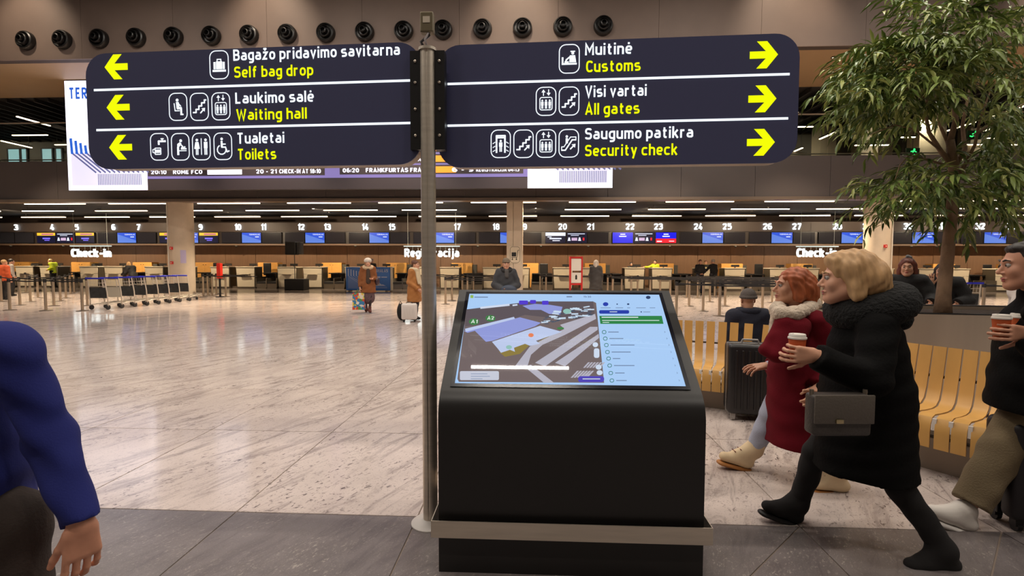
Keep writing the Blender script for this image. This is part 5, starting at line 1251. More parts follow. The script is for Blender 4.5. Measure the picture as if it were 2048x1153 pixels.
def face_parts(h, parent, skin, brow, iris=(70, 60, 50), lip=(170, 84, 80), fine=True):
    s = h.s
    for q in (-1, 1):
        e = MB(); c = h.p(q*.031, .081, .006)
        def ball(r, cc, n=10):
            m_ = MB(); vs = []; fs = []
            for i in range(n+1):
                for j in range(n): a, b = PI*i/n, 2*PI*j/n; vs.append(np.array(cc)+r*(math.sin(a)*math.cos(b)*h.r+math.sin(a)*math.sin(b)*h.u+math.cos(a)*h.f))
            for i in range(n):
                for j in range(n): fs.append((i*n+j, i*n+(j+1) % n, (i+1)*n+(j+1) % n, (i+1)*n+j))
            return m_.add(vs, fs)
        ey = ball(.0125*s, c).build('eye', mat('eye_white', (176, 164, 156), .35), parent, smooth=True)
        ball(.0085*s, h.p(q*.031, .0868, .006), 8).build('iris', mat('iris_%d_%d_%d' % iris, iris, .2), ey, smooth=True)
        S = Sdf(); S.cone(h.p(q*.016, .095, .028), h.p(q*.032, .092, .033), .0042*s, .004*s, .004); S.cone(h.p(q*.032, .092, .033), h.p(q*.047, .079, .028), .004*s, .0025*s, .004); S.build('eyebrow', brow, parent, .0025*s)
    S = Sdf(); S.ell(h.p(0, .0975, -.062), np.array([.021, .0065, .0045])*s, h.ax, .003); S.ell(h.p(0, .0955, -.0725), np.array([.018, .0065, .005])*s, h.ax, .003); S.build('lips', mat('lips_%d_%d_%d' % lip, lip, .4), parent, .0022*s)
def hand_sdf(S, w, d, pn, side=1, size=1.0, curl=.35, spread=.12, thumb=.7, grip=None):
    """w wrist, d direction of the hand, pn direction the palm faces, side +1: thumb on cross(d, pn) side"""
    d = nrm(d); pn = nrm(np.array(pn)-d*(np.array(pn) @ d)); t = np.cross(d, pn)*side; z = size
    S.cone(np.array(w)-d*.04*z, np.array(w)+d*.01*z, .026*z, .027*z, .02*z, (pn, .75)); 
    for o_ in (-.028, 0, .026): S.cone(np.array(w)+d*.012*z+t*o_*.6*z, np.array(w)+d*.075*z+t*o_*z, .019*z, .016*z, .018*z, (pn, .8))
    L4 = [(.036, .028, .024, .020, -.034, .0078), (.044, .032, .024, .021, -.0115, .0088), (.048, .034, .026, .022, .0115, .009), (.044, .030, .024, .021, .034, .0088)]   # little..index
    for i, (kn, a, b, c, off, r) in enumerate(L4):
        p = np.array(w)+d*(.052+kn*.75)*z+t*off*z; cur = curl*(1.15-.12*i); a0 = cur*.6; dirn = nrm(d+t*spread*(i-1.5)*.5)
        for ln, da in ((a*1.15, 0), (b, cur), (c, cur*.9)):
            a0 += da; v = dirn*math.cos(a0)+pn*math.sin(a0); q = p+v*ln*z; S.cone(p, q, r*z, r*.93*z, .004*z); p = q
    p = np.array(w)+d*.02*z+t*.026*z+pn*.006*z; v = nrm(d*.75+t*thumb+pn*.35); q = p+v*.042*z; S.cone(p, q, .0135*z, .011*z, .014*z); v2 = nrm(v+d*.35+pn*.3*curl*2); r_ = q+v2*.032*z; S.cone(q, r_, .0105*z, .0095*z, .005*z); S.cone(r_, r_+nrm(v2+d*.2)*.024*z, .0095*z, .008*z, .004*z)
SKIN = mat('skin', (214, 158, 128), .5, var=.05, vscale=18); SKIN2 = mat('skin_warm', (196, 140, 112), .5, var=.05, vscale=18)
def body_parts(J, s=1.0, fwd=None):
    """coarse continuous body that the clothes cover"""
    S = Sdf(); fl_ = (fwd, .68); mid = (J['hipL']+J['hipR'])/2; ch = (J['shL']+J['shR'])/2+np.array([0, 0, -.12*s])
    S.cone(mid, ch, .125*s, .145*s, .03, fl_); S.cone(J['shL'], J['shR'], .06*s, .06*s, .04); S.cone(ch, J['neck'], .08*s, .055*s, .04)
    for q in 'LR':
        S.cone(J['sh'+q], J['el'+q], .046*s, .038*s, .02); S.cone(J['el'+q], J['wr'+q], .037*s, .026*s, .02); S.cone(J['hip'+q], J['kn'+q], .08*s, .054*s, .03); S.cone(J['kn'+q], J['an'+q], .052*s, .034*s, .02); S.cone(J['an'+q]*.9+J['toe'+q]*.1, J['an'+q]*.35+J['toe'+q]*.65, .024*s, .018*s, .02)
    return S
def top_sdf(J, s, fwd, hem, r_hem, r_wa, r_ch, sl=(.065, .056, .046), inf=0.0, depth=.66, k=.03, cuff=.94, sleeves='LR', skirt_mid=None):
    S = Sdf(); mid = (J['hipL']+J['hipR'])/2; sh = (J['shL']+J['shR'])/2; f = (fwd, depth)
    ch = sh+np.array([0, 0, -.13*s]); wa = mid*.55+sh*.45; hm = np.array([mid[0], mid[1], hem]) if skirt_mid is None else np.array(skirt_mid, float)
    S.cone(ch, wa, r_ch, r_wa, k, f); S.cone(wa, mid, r_wa, (r_wa+r_hem)/2, k, f)
    if hem < mid[2]-.02: S.cone(mid, hm-np.array([0, 0, .12]), (r_wa+r_hem)/2, r_hem, k, (fwd, min(depth+.12, .95)))
    S.cone(J['shL']-(J['shL']-sh)*.12, J['shR']-(J['shR']-sh)*.12, .075*s+inf, .075*s+inf, .05); S.cone(sh+np.array([0, 0, -.05*s]), J['neck'], .10*s+inf, .068*s+inf, .05)
    for q in sleeves:
        e = J['el'+q]+(J['wr'+q]-J['el'+q])*cuff
        S.cone(J['sh'+q], J['el'+q], sl[0]*s+inf, sl[1]*s+inf, .025); S.cone(J['el'+q], e, sl[1]*s+inf, sl[2]*s+inf, .02); S.cut(e, J['wr'+q]-J['el'+q], e+nrm(J['wr'+q]-J['el'+q])*.03, .085)
    S.cut(hm, (0, 0, -1)); S.cut(J['neck']+np.array([0, 0, .035*s]), (0, 0, 1))
    return S
def leg_sdf(J, s, r=(.098, .072, .058), cuff=.95, fwd=None, k=.03):
    S = Sdf(); mid = (J['hipL']+J['hipR'])/2; S.cone(J['hipL']+np.array([0, 0, .05]), J['hipR']+np.array([0, 0, .05]), r[0]*s*1.08, r[0]*s*1.08, .05)
    for q in 'LR':
        e = J['kn'+q]+(J['an'+q]-J['kn'+q])*cuff; S.cone(J['hip'+q], J['kn'+q], r[0]*s, r[1]*s, k); S.cone(J['kn'+q], e, r[1]*s, r[2]*s, .02); S.cut(e, J['an'+q]-J['kn'+q], e, .12)
    return S
def shoe(J, q, s, material, parent, sole=None, name='shoe', shaft=.0, vox=.012, r=.042, rs=.05):
    a, t = J['an'+q], J['toe'+q]; d = nrm(t-a); 
    if 'heel'+q in J: hl = J['heel'+q]
    else: hl = a+np.array([0, 0, -.045*s])-nrm([d[0], d[1], 0])*.045*s
    dd = nrm(t-hl); upv = nrm(np.array([0, 0, 1])-dd*dd[2]); S = Sdf()
    S.cone(hl+upv*.012*s+dd*.03*s, t-dd*.03*s+upv*.012*s, r*s*.95, r*s*.85, .03, (upv, .85)); S.cone(hl+dd*.05*s+upv*.02*s, a+(t-a)*.1, r*s, rs*s*.9, .03); S.cone(a, a+(t-a)*.5-upv*.012*s, rs*s*.85, r*s*.9, .04)
    if shaft: S.cone(a, a+nrm(J['kn'+q]-a)*shaft, rs*s*.92, rs*s*1.0, .03); S.cut(a+nrm(J['kn'+q]-a)*shaft, J['kn'+q]-a, a+nrm(J['kn'+q]-a)*shaft, .12)
    S.cut(hl-upv*.028*s, -upv)
    o = S.build(name, material, parent, vox)
    if sole is not None:
        S = Sdf(); S.cone(hl-upv*.035*s+dd*.028*s, t-dd*.028*s-upv*.035*s, r*s*1.02, r*s*.95, .01, (upv, .42)); S.cut(hl-upv*.022*s, upv); S.build('sole', sole, o, vox*.8)
    return o
def stand(c, face, H, o=None):
    """joints of an upright figure at ground point c facing angle (dir vector)"""
    f = nrm([face[0], face[1], 0]); r = np.array([f[1], -f[0], 0]); u = np.array([0, 0, 1.]); k = H/1.7; c = np.array([c[0], c[1], 0.])
    P = lambda x, y, z: c+k*(x*r+y*f+z*u)        # x to the person's right
    J = dict(neck=P(0, 0, 1.45), shL=P(-.17, -.01, 1.385), shR=P(.17, -.01, 1.385), elL=P(-.225, -.02, 1.11), elR=P(.225, -.02, 1.11), wrL=P(-.225, .06, .88), wrR=P(.225, .06, .88), hipL=P(-.085, 0, .90), hipR=P(.085, 0, .90),
             knL=P(-.09, .02, .49), knR=P(.09, .02, .49), anL=P(-.095, -.02, .085), anR=P(.095, -.02, .085), toeL=P(-.11, .13, .035), toeR=P(.11, .13, .035), head=P(0, .025, 1.585))
    for kk, v in (o or {}).items(): J[kk] = P(*v)
    return J, f, k, P
PEOPLE = 'people in the hall'
def person(label, J, f, k, outfit, hf=None, vox=.022, hvox=.009, skin=SKIN, group=PEOPLE):
    base = (J['anL']+J['anR'])/2; t = thing('person', label, 'person', (float(base[0]), float(base[1]), 0), group)
    O = outfit; hf = f if hf is None else nrm(hf); h = Head(J['head'], hf, O.get('up', (0, 0, 1)), k*O.get('hs', 1.0))
    HS = Sdf(); head_sdf(HS, h, J['neck']+np.array([0, 0, -.02])); parts = [body_parts(J, k, f).mesh(max(vox, .018)), HS.mesh(hvox)]
    for q in 'LR':
        S = Sdf(); d = nrm(J['wr'+q]-J['el'+q]); g = O.get('hand'+q, {}); hd = np.array(g.get('d', d), float); pn = np.array(g.get('pn', np.cross(d, f)*(1 if q == 'L' else -1)+f*.01), float)
        side = g.get('side', 1 if np.dot(np.cross(nrm(hd), nrm(pn)), f) > 0 else -1)
        hand_sdf(S, J['wr'+q], hd, pn, side, k*g.get('size', 1.0), g.get('curl', .45), g.get('spread', .12), g.get('thumb', .7)); S.cone(J['wr'+q]-d*.06*k, J['wr'+q], .03*k, .026*k, .01); parts.append(S.mesh(O.get('handvox', .007)))
    mesh_np('body', parts, skin, t)
    face_parts(h, t, skin, O.get('brow', mat('brow_dark', (70, 50, 40), .8)))
    if 'legs' in O: leg_sdf(J, k, O.get('leg_r', (.098, .072, .058)), O.get('cuff', .95), f).build(O.get('leg_name', 'trousers'), O['legs'], t, vox*.8, folds(.005*k, (12, 12, 26)))
    if 'shoes' in O:
        for q in 'LR': shoe(J, q, k, O['shoes'], t, O.get('sole'), O.get('shoe_name', 'shoe'), O.get('shaft', 0), min(vox, .014))
    if 'top' in O:
        a = dict(hem=J['hipL'][2]-.05, r_hem=.18*k, r_wa=.165*k, r_ch=.175*k); a.update(O.get('shape', {}))
        top_sdf(J, k, f, **a).build(O.get('top_name', 'jacket'), O['top'], t, vox*.8, folds(.007*k, (8, 8, 24)))
    return t, h
def hair(h, kind, m, parent, vox=.009, name='hair', len_=.2, vol=1.0):
    S = Sdf(); s = h.s; E = lambda x, y, z, a, b, c, k=.02, op='u': S.ell(h.p(x, y, z), np.array([a, b, c])*s, h.ax, k*s, op)
    E(0, -.022, .045, .083*vol, .098*vol, .086*vol)
    if kind == 'short': E(0, .08, -.05, .09, .075, .085, .01, 's'); E(0, -.03, -.09, .12, .12, .055, .01, 's')
    elif kind in ('bob', 'long'):
        for q in (-1, 1): S.cone(h.p(q*.068, -.02, .03), h.p(q*.075, -.025, -.05-len_*.4), .034*s*vol, .036*s*vol, .03*s)
        S.cone(h.p(0, -.06, .02), h.p(0, -.085, -.06-len_*.4), .062*s*vol, .06*s*vol, .04*s)
        if kind == 'long':
            for q in (-1, 1): S.cone(h.p(q*.075, -.025, -.05), h.p(q*.09, .02, -.05-len_), .036*s, .022*s, .03*s)
            S.cone(h.p(0, -.09, -.06), h.p(0, -.10, -.05-len_), .07*s, .05*s, .03*s)
        E(0, .085, -.04, .062, .075, .105, .015, 's')
    elif kind == 'bun': E(0, -.09, .09, .035, .035, .035); E(0, .09, -.06, .085, .085, .1, .01, 's'); E(0, -.03, -.1, .12, .12, .05, .01, 's')
    return S.build(name, m, parent, vox, folds(.0035, (60, 60, 25)))
def hat(h, m, parent, kind='beanie', vox=.009):
    S = Sdf(); s = h.s; S.ell(h.p(0, -.015, .055), np.array([.09, .106, .092])*s, h.ax, .01)
    S.cut(h.p(0, 0, .025), -h.u)
    if kind == 'beanie':
        for a in np.linspace(0, 2*PI, 25)[:-1]: S.cone(h.p(.084*math.cos(a), -.015+.10*math.sin(a), .035), h.p(.084*math.cos(a+.27), -.015+.10*math.sin(a+.27), .035), .017*s, .017*s, .008)
    if kind == 'flat': S.cone(h.p(-.05, .09, .05), h.p(.05, .09, .05), .022*s, .022*s, .01, (h.u, .5))
    return S.build('hat', m, parent, vox, folds(.0015, (90, 90, 10)))
blackc = mat('cloth_black', (24, 22, 23), .8, bump=.2, bscale=60); navyc = mat('cloth_navy', (26, 28, 46), .8, bump=.2, bscale=60); greyc = mat('cloth_grey', (88, 84, 82), .85, bump=.3, bscale=120)
jean = mat('cloth_jeans', (168, 172, 190), .85, bump=.2, bscale=150); darkj = mat('cloth_dark_jeans', (40, 44, 62), .85); hivis = mat('hi_vis', (196, 206, 20), .6, emit=.04); orangec = mat('cloth_orange', (186, 76, 30), .75); whitec = mat('cloth_white', (222, 212, 204), .85, bump=.2, bscale=90)
hr_blond = mat('hair_blond', (186, 146, 100), .55, var=.22, vscale=30, stretch=(1, 1, .3)); hr_red = mat('hair_red', (166, 86, 46), .55, var=.3, vscale=30, stretch=(1, 1, .3)); hr_dark = mat('hair_dark', (36, 28, 24), .5, var=.2, vscale=30); hr_brown = mat('hair_brown', (96, 58, 38), .55, var=.25, vscale=30); hr_grey = mat('hair_grey', (168, 156, 146), .6, var=.15, vscale=30)

# ---------------- far figures
VL = -_r; VC = -_h                      # towards image left, towards the camera
# woman with white hat, brown coat and a colourful bag
brownf = mat('coat_brown', (128, 74, 34), .8, var=.12, vscale=9, bump=.3, bscale=40); skirtm = mat('skirt_check', (92, 70, 74), .85, var=.3, vscale=26)
c = fl(737, 625.5); J, f, k, P = stand(c, VC+.35*_r, 1.66, dict(wrR=(.25, .02, .80), elR=(.24, -.03, 1.08), elL=(-.22, .0, 1.1), wrL=(-.12, .22, 1.08), anL=(-.03, .10, .085), toeL=(-.05, .26, .035), knL=(-.06, .1, .49), anR=(.06, -.12, .1), toeR=(.07, .03, .035)))
t, h = person('woman in white fur hat and brown coat carrying a colourful bag', J, f, k, dict(legs=mat('tights_dark', (46, 34, 36), .7), leg_name='tights', leg_r=(.09, .055, .036), shoes=mat('boots_brown', (92, 44, 34), .6), shoe_name='boot', shaft=.12, top=brownf, top_name='coat', shape=dict(hem=.62, r_hem=.25*k, r_wa=.2*k, r_ch=.19*k, inf=.012)))
S = Sdf(); S.cone(J['hipL']*.5+J['hipR']*.5, J['hipL']*.5+J['hipR']*.5+np.array([0, 0, -.42]), .17, .20, .02, (f, .8)); S.cut((0, 0, .53), (0, 0, -1)); S.build('skirt', skirtm, t, .016)
S = Sdf(); S.cone(P(0, .11, 1.36), P(0, .135, .98), .055, .075, .02); S.build('dark_front', mat('jumper_dark', (66, 50, 40), .85), t, .016)
S = Sdf()
for a in np.linspace(0, 2*PI, 15)[:-1]: S.cone(P(.13*math.cos(a), .10*math.sin(a), 1.44+.03*math.sin(a+PI)), P(.13*math.cos(a+.45), .1*math.sin(a+.45), 1.44+.03*math.sin(a+.45+PI)), .048, .048, .02)
S.build('fur_collar', mat('fur_beige', (196, 166, 134), .95, bump=.6, bscale=50), t, .014, folds(.006, (70, 70, 70)))
S = Sdf(); S.ell(h.p(0, -.02, .06), np.array([.115, .125, .095]), h.ax); S.cut(h.p(0, 0, .015), -h.u); S.build('fur_hat', mat('fur_white', (216, 204, 192), .95, bump=.6, bscale=60), t, .012, folds(.005, (80, 80, 80)))
S = Sdf(); S.ell(P(-.28, .0, .98), np.array([.07, .12, .13])); S.build('handbag', mat('handbag_plum', (54, 34, 44), .5), t, .016)
# her bag
bg = mat('bag_floral', (150, 150, 70), .6); nt = bg.node_tree; vz = nt.nodes.new('ShaderNodeTexVoronoi'); vz.inputs['Scale'].default_value = 14; rr = nt.nodes.new('ShaderNodeValToRGB'); tc = nt.nodes.new('ShaderNodeTexCoord')
rr.color_ramp.interpolation = 'CONSTANT'
for i, (p_, cc) in enumerate(((0, (86, 140, 60)), (.2, (222, 190, 90)), (.4, (52, 120, 170)), (.58, (214, 206, 196)), (.75, (196, 70, 50)), (.88, (60, 150, 90)))):
    e = rr.color_ramp.elements[i] if i < 2 else rr.color_ramp.elements.new(p_); e.position = p_; e.color = (*L(cc), 1)
nt.links.new(tc.outputs['Object'], vz.inputs['Vector']); nt.links.new(vz.outputs['Color'], rr.inputs[0]); nt.links.new(rr.outputs[0], nt.nodes['Principled BSDF'].inputs['Base Color'])
q = J['wrR']; bc = q-_r*.03
tb_ = thing('shopping_bag', 'colourful floral shopping bag held by the woman in white hat', 'bag', (bc[0], bc[1], .12))
MB().add([bc+_r*a*.19+_h*b*.08+np.array([0, 0, z-bc[2]]) for z, kx in ((.10, 1), (.62, .92)) for a, b in ((-1*kx, -1), (kx, -1), (kx, 1), (-kx, 1))], [(0, 3, 2, 1), (0, 1, 5, 4), (1, 2, 6, 5), (2, 3, 7, 6), (3, 0, 4, 7)]).build('body', bg, tb_)
for b in (-1, 1): MB().tube([bc+_r*-.09+_h*b*.05+np.array([0, 0, .62-bc[2]]), bc+np.array([0, 0, -.06])+_r*-.04, bc+np.array([0, 0, -.06])+_r*.04, bc+_r*.09+_h*b*.05+np.array([0, 0, .62-bc[2]])], .008, 5).build('handle', mat('bag_handle', (90, 120, 60), .6), tb_)
# woman in tan coat with white suitcase
tan = mat('coat_tan', (172, 112, 58), .8, var=.08, vscale=8, bump=.25, bscale=40)
c = fl(829, 641); J, f, k, P = stand(c, _r+.3*VC, 1.62, dict(wrR=(.16, .22, .88), elR=(.23, -.04, 1.08), wrL=(-.17, .24, 1.0), elL=(-.22, .0, 1.1), head=(0, .05, 1.57)))
t, h = person('woman in tan coat and cream scarf beside the sign pole', J, f, k, dict(legs=darkj, shoes=blackc, top=tan, top_name='coat', shape=dict(hem=.50, r_hem=.25*k, r_wa=.21*k, r_ch=.2*k, inf=.012)))
hair(h, 'bun', hr_brown, t)
S = Sdf(); S.cone(P(-.05, .09, 1.44), P(-.02, .19, 1.0), .05, .04, .02); S.cone(P(-.1, -.02, 1.44), P(-.05, .09, 1.44), .06, .06, .03); S.cone(P(.1, -.02, 1.44), P(.06, .09, 1.43), .06, .055, .03); S.cone(P(.06, .09, 1.43), P(.07, .18, 1.05), .05, .035, .02); S.cone(P(-.1, -.05, 1.43), P(.1, -.05, 1.43), .055, .055, .03)
S.build('scarf', mat('scarf_cream', (216, 196, 164), .9, bump=.3, bscale=60), t, .014)
def suitcase(c, label, shell, trim, wd, hd, dp, ax, handle=.0, group=None, ribs=5):
    a = nrm(ax); b = np.array([-a[1], a[0], 0]); u = np.array([0, 0, 1.]); t = thing('suitcase', label, 'suitcase', (c[0], c[1], 0), group); c = np.array([c[0], c[1], 0.])
    for s in (-1, 1): MB().obox(c+b*s*dp/4+u*(.07+hd/2), a*wd/2, b*(dp/4-.006), u*hd/2).build('shell_half', shell, t, smooth='auto', bevel=.045, seg=4)
    MB().obox(c+u*(.07+hd/2), a*(wd/2-.004), b*.008, u*(hd/2-.004)).build('zip_seam', trim, t, bevel=.003)
    for s in (-1, 1):
        for i in range(ribs):
            x = (i-(ribs-1)/2)*wd*.8/ribs; MB().obox(c+a*x+b*s*(dp/2+.003)+u*(.07+hd/2), a*wd*.025, b*.006, u*(hd/2-.06)).build('rib', shell, t, bevel=.005)
    for i in (-1, 1):
        for s in (-1, 1):
            p = c+a*i*(wd/2-.06)+b*s*(dp/2-.06); MB().lathe([(.028, -.014), (.028, .014)], (p[0], p[1], .028), 14, 'x').build('wheel', trim, t, smooth='auto'); MB().obox(p+u*.055, a*.022, b*.022, u*.022).build('wheel_fork', trim, t)
    MB().tube([c+a*-.08+u*(.07+hd), c+a*-.07+u*(.10+hd), c+a*.07+u*(.10+hd), c+a*.08+u*(.07+hd)], .011, 6).build('carry_handle', trim, t)
    if handle:
        for s in (-1, 1): MB().tube([c+a*s*.09+b*(-dp/2+.05)+u*(.07+hd), c+a*s*.09+b*(-dp/2+.05)+u*(.07+hd+handle)], .009, 6).build('handle_rod', dk_steel, t)
        MB().tube([c+a*-.1+b*(-dp/2+.05)+u*(.07+hd+handle), c+a*.1+b*(-dp/2+.05)+u*(.07+hd+handle)], .016, 8).build('pull_grip', trim, t)
    return t
c = fl(819, 644.5); suitcase(c, 'white hard-shell suitcase beside the woman in tan coat', mat('case_white', (222, 212, 206), .35), dk_black, .40, .42, .24, _r+.1*_h)
c = fl(801, 641); t = thing('shoulder_bag', 'small black bag on the floor left of the white suitcase', 'bag', (c[0], c[1], 0)); S = Sdf(); S.ell(np.array([c[0], c[1], .24]), (.09, .12, .21)); S.ell(np.array([c[0]+.03, c[1], .15]), (.1, .12, .15)); S.cut((0, 0, .0), (0, 0, -1)); S.build('bag_body', blackc, t, .016); MB().tube([c+np.array([-.05, 0, .4]), c+np.array([0, 0, .52]), c+np.array([.06, 0, .4])], .012, 6).build('strap', blackc, t)
# elderly man behind the kiosk
c = atz(1012, 560, 11.2); J, f, k, P = stand(c, VC+.15*_r, 1.64, dict(wrL=(-.06, .22, 1.02), wrR=(.1, .24, 1.0), elL=(-.27, .03, 1.1), elR=(.27, .03, 1.1)))
t, h = person('elderly man in grey cap and dark grey coat behind the kiosk', J, f, k, dict(legs=darkj, shoes=blackc, top=mat('coat_grey', (62, 62, 66), .85, bump=.3, bscale=70), top_name='coat', shape=dict(hem=.68, r_hem=.25*k, r_wa=.225*k, r_ch=.215*k, inf=.022)))
hat(h, mat('cap_grey', (120, 104, 86), .9), t, 'flat'); S = Sdf()
for a in np.linspace(0, 2*PI, 15)[:-1]: S.cone(P(.115*math.cos(a), .085*math.sin(a), 1.45-.04*math.sin(a)), P(.115*math.cos(a+.45), .085*math.sin(a+.45), 1.45-.04*math.sin(a+.45)), .04, .04, .02)
S.build('dark_collar', blackc, t, .012); S = Sdf(); S.cone(P(0, .1, 1.42), P(0, .12, 1.3), .05, .045, .02); S.build('scarf', greyc, t, .012)
S = Sdf(); S.ell(P(-.02, .27, .98), (.19, .10, .13), None); S.build('dark_blue_bag', mat('bag_slate', (52, 60, 78), .6), t, .016)
# others, small in the picture
def simple(px, py, z, face, H, label, top, legs, hr=None, hk='short', ov=None, shape=None, hatm=None, top_name='jacket', hf=None, skin=SKIN, outfit=None):
    c = atz(px, 540, z); J, f, k, P = stand(c, face, H, ov); O = dict(legs=legs, shoes=blackc, top=top, top_name=top_name, shape=shape or {}); O.update(outfit or {})
    t, h = person(label, J, f, k, O, hf=hf, vox=.026, hvox=.012, skin=skin)
    if hr is not None: hair(h, hk, hr, t, .011)
    if hatm is not None: hat(h, hatm, t, 'beanie', .012)
    return t, h, P
simple(1192, 0, 19.5, _h+.3*_r, 1.66, 'woman in long dark hooded coat facing the desks', mat('coat_dark_olive', (46, 42, 42), .85), mat('legs_brown', (96, 66, 48), .8), hr_grey, 'bob', None, dict(hem=.5, r_hem=.26, r_wa=.23, r_ch=.2, inf=.012), None, 'coat')
simple(1400, 0, 25.0, VC, 1.72, 'man in dark jacket with folded hands before desk twenty-four', blackc, darkj, hr_brown, 'short', dict(wrL=(-.03, .2, 1.0), wrR=(.03, .2, 1.0), elL=(-.24, .0, 1.1), elR=(.24, 0, 1.1)), None)
simple(1426, 0, 25.6, _h-.4*_r, 1.74, 'grey-haired man in black jacket turned to the desks', blackc, mat('trousers_grey_dark', (58, 54, 56), .85), hr_grey, 'short', dict(wrL=(-.28, .3, 1.2), elL=(-.3, .12, 1.15)))
simple(1411, 0, 29.75, VC, 1.7, 'person in pale yellow top behind desk twenty-four', mat('cloth_pale_yellow', (206, 186, 110), .8), darkj, hr_brown, 'short')
simple(1310, 0, 29.7, VC-.4*_r, 1.72, 'staff member in yellow vest reaching out behind desk twenty-three', hivis, blackc, hr_dark, 'short', dict(elR=(.34, .12, 1.28), wrR=(.58, .2, 1.3)), dict(sl=(.068, .058, .048)))
simple(1262, 0, 29.75, VC, 1.58, 'seated clerk in dark clothes behind desk twenty-two', blackc, blackc, hr_dark, 'short')
simple(106, 0, 29.7, VL, 1.74, 'staff member in yellow-green jacket behind desk four', hivis, blackc, hr_blond, 'short', dict(head=(0, .16, 1.54), neck=(0, .08, 1.44), elL=(-.2, -.15, 1.16), wrL=(-.2, .1, 1.05)), dict(inf=.02))
simple(744, 0, 28.05, VC, 1.74, 'man in dark patterned top behind the blue banner', mat('cloth_pattern_dark', (70, 62, 54), .85, var=.5, vscale=22), darkj, hr_grey, 'short')
simple(266, 0, 24.0, VL+.2*_h, 1.66, 'blond person in black coat stooping behind the luggage carts', blackc, blackc, hr_blond, 'bob', dict(head=(0, .26, 1.46), neck=(0, .18, 1.38), shL=(-.17, .14, 1.31), shR=(.17, .14, 1.31), elL=(-.24, .22, 1.05), elR=(.24, .22, 1.05), wrL=(-.2, .42, .95), wrR=(.2, .42, .95)), dict(hem=.72, inf=.03, r_hem=.24))
simple(8, 0, 20.2, _h+.2*_r, 1.62, 'person in orange jacket at the left edge with back turned', orangec, blackc, hr_blond, 'short', None, dict(inf=.03, hem=.78, r_hem=.22, r_wa=.21, r_ch=.21))
simple(22, 0, 22.5, _h+.6*_r, 1.66, 'dark-haired person in light grey top beside the orange jacket', mat('cloth_light_grey', (170, 160, 152), .85), blackc, hr_dark, 'short')
# seated man in a beanie seen from behind, on the far side of the bench
c = atz(1497, 600, 6.25); cz = c*1.0
J, f, k, P = stand((c[0], c[1]), _h+.12*_r, 1.72); dz = np.array([0, 0, -.50])
for kk in list(J):
    if kk[:2] in ('ne', 'sh', 'el', 'wr', 'hi', 'he'): J[kk] = J[kk]+dz
R2 = nrm([f[1], -f[0], 0])
for q, sg in (('L', -1), ('R', 1)):
    J['kn'+q] = J['hip'+q]+f*.44+np.array([0, 0, .0]); J['an'+q] = np.array([*(J['kn'+q]+f*.02)[:2], .09]); J['toe'+q] = J['an'+q]+f*.15+np.array([0, 0, -.05]); J['wr'+q] = J['hip'+q]+f*.28+np.array([0, 0, .10])+R2*sg*-.02; J['el'+q] = J['sh'+q]+np.array([0, 0, -.27])+R2*sg*.08
t, h = person('man in grey beanie and navy coat seated with his back turned', J, f, k, dict(legs=darkj, shoes=blackc, top=navyc, top_name='coat', shape=dict(hem=J['hipL'][2]-.08, r_hem=.22*k, r_wa=.22*k, r_ch=.215*k, inf=.03)), vox=.016)
hat(h, mat('beanie_grey', (92, 84, 80), .95, bump=.4, bscale=90), t, 'beanie', .007)
S = Sdf()
for a in np.linspace(0, 2*PI, 15)[:-1]: S.cone(J['neck']+R2*.12*math.cos(a)+f*.09*math.sin(a), J['neck']+R2*.12*math.cos(a+.45)+f*.09*math.sin(a+.45), .04, .04, .02)
S.build('hood', navyc, t, .012)
st_ = thing('waiting_stool', 'low dark seat under the man in grey beanie', 'seat', (float(c[0]), float(c[1]), 0)); cc_ = c+f*.15
MB().lathe([(.22, .34), (.22, .39), (.2, .40)], (cc_[0], cc_[1], 0), 20).build('cushion', dk_black, st_, smooth='auto'); MB().lathe([(.04, .02), (.04, .34)], (cc_[0], cc_[1], 0), 12).build('stem', dk_steel, st_); MB().lathe([(.2, 0), (.2, .02)], (cc_[0], cc_[1], 0), 20).build('base', dk_steel, st_)
# two girls behind the planter
c = atz(1814, 560, 7.0); J, f, k, P = stand(c, -c*np.array([1, 1, 0])-.6*_r, 1.62, dict(wrL=(-.28, .24, 1.08), elL=(-.30, .02, 1.15), wrR=(.1, .3, 1.05), elR=(.3, .1, 1.12)))
t, h = person('girl with long auburn hair in black jacket behind the planter', J, f, k, dict(legs=darkj, shoes=blackc, top=blackc, shape=dict(inf=.03, hem=.72, r_hem=.2, r_wa=.19, r_ch=.19), brow=hr_brown, hs=1.08), vox=.014, hvox=.006)
hair(h, 'long', mat('hair_auburn', (104, 46, 26), .5, var=.25, vscale=30), t, .008, len_=.26, vol=1.04)
S = Sdf(); 
for a in np.linspace(.3, PI-.3, 12)[:-1]: S.cone(h.p(.088*math.cos(a), -.01, .03+.10*math.sin(a)), h.p(.088*math.cos(a+.24), -.01, .03+.10*math.sin(a+.24)), .008, .008, .004)
S.ell(h.p(.0, -.01, .150), (.028, .02, .022)); S.ell(h.p(-.03, -.01, .140), (.018, .015, .015)); S.build('bow_hairband', mat('hairband_grey', (120, 122, 126), .6), t, .005)
c = atz(1884, 565, 7.1); J, f, k, P = stand(c, -c*np.array([1, 1, 0])-2.0*_r, 1.58, dict(wrR=(.10, .16, 1.36), elR=(.28, .12, 1.12), wrL=(-.2, .2, 1.08), elL=(-.3, .0, 1.13), head=(0, .04, 1.56)))
t, h = person('dark-haired girl in black jacket raising a hand behind the tree trunk', J, f, k, dict(legs=darkj, shoes=blackc, top=blackc, shape=dict(inf=.035, hem=.72, r_hem=.2, r_wa=.19, r_ch=.19), handR=dict(d=(-.1, .05, 1), pn=-f, curl=.15)), vox=.014, hvox=.006)
hair(h, 'long', hr_dark, t, .008, len_=.2)

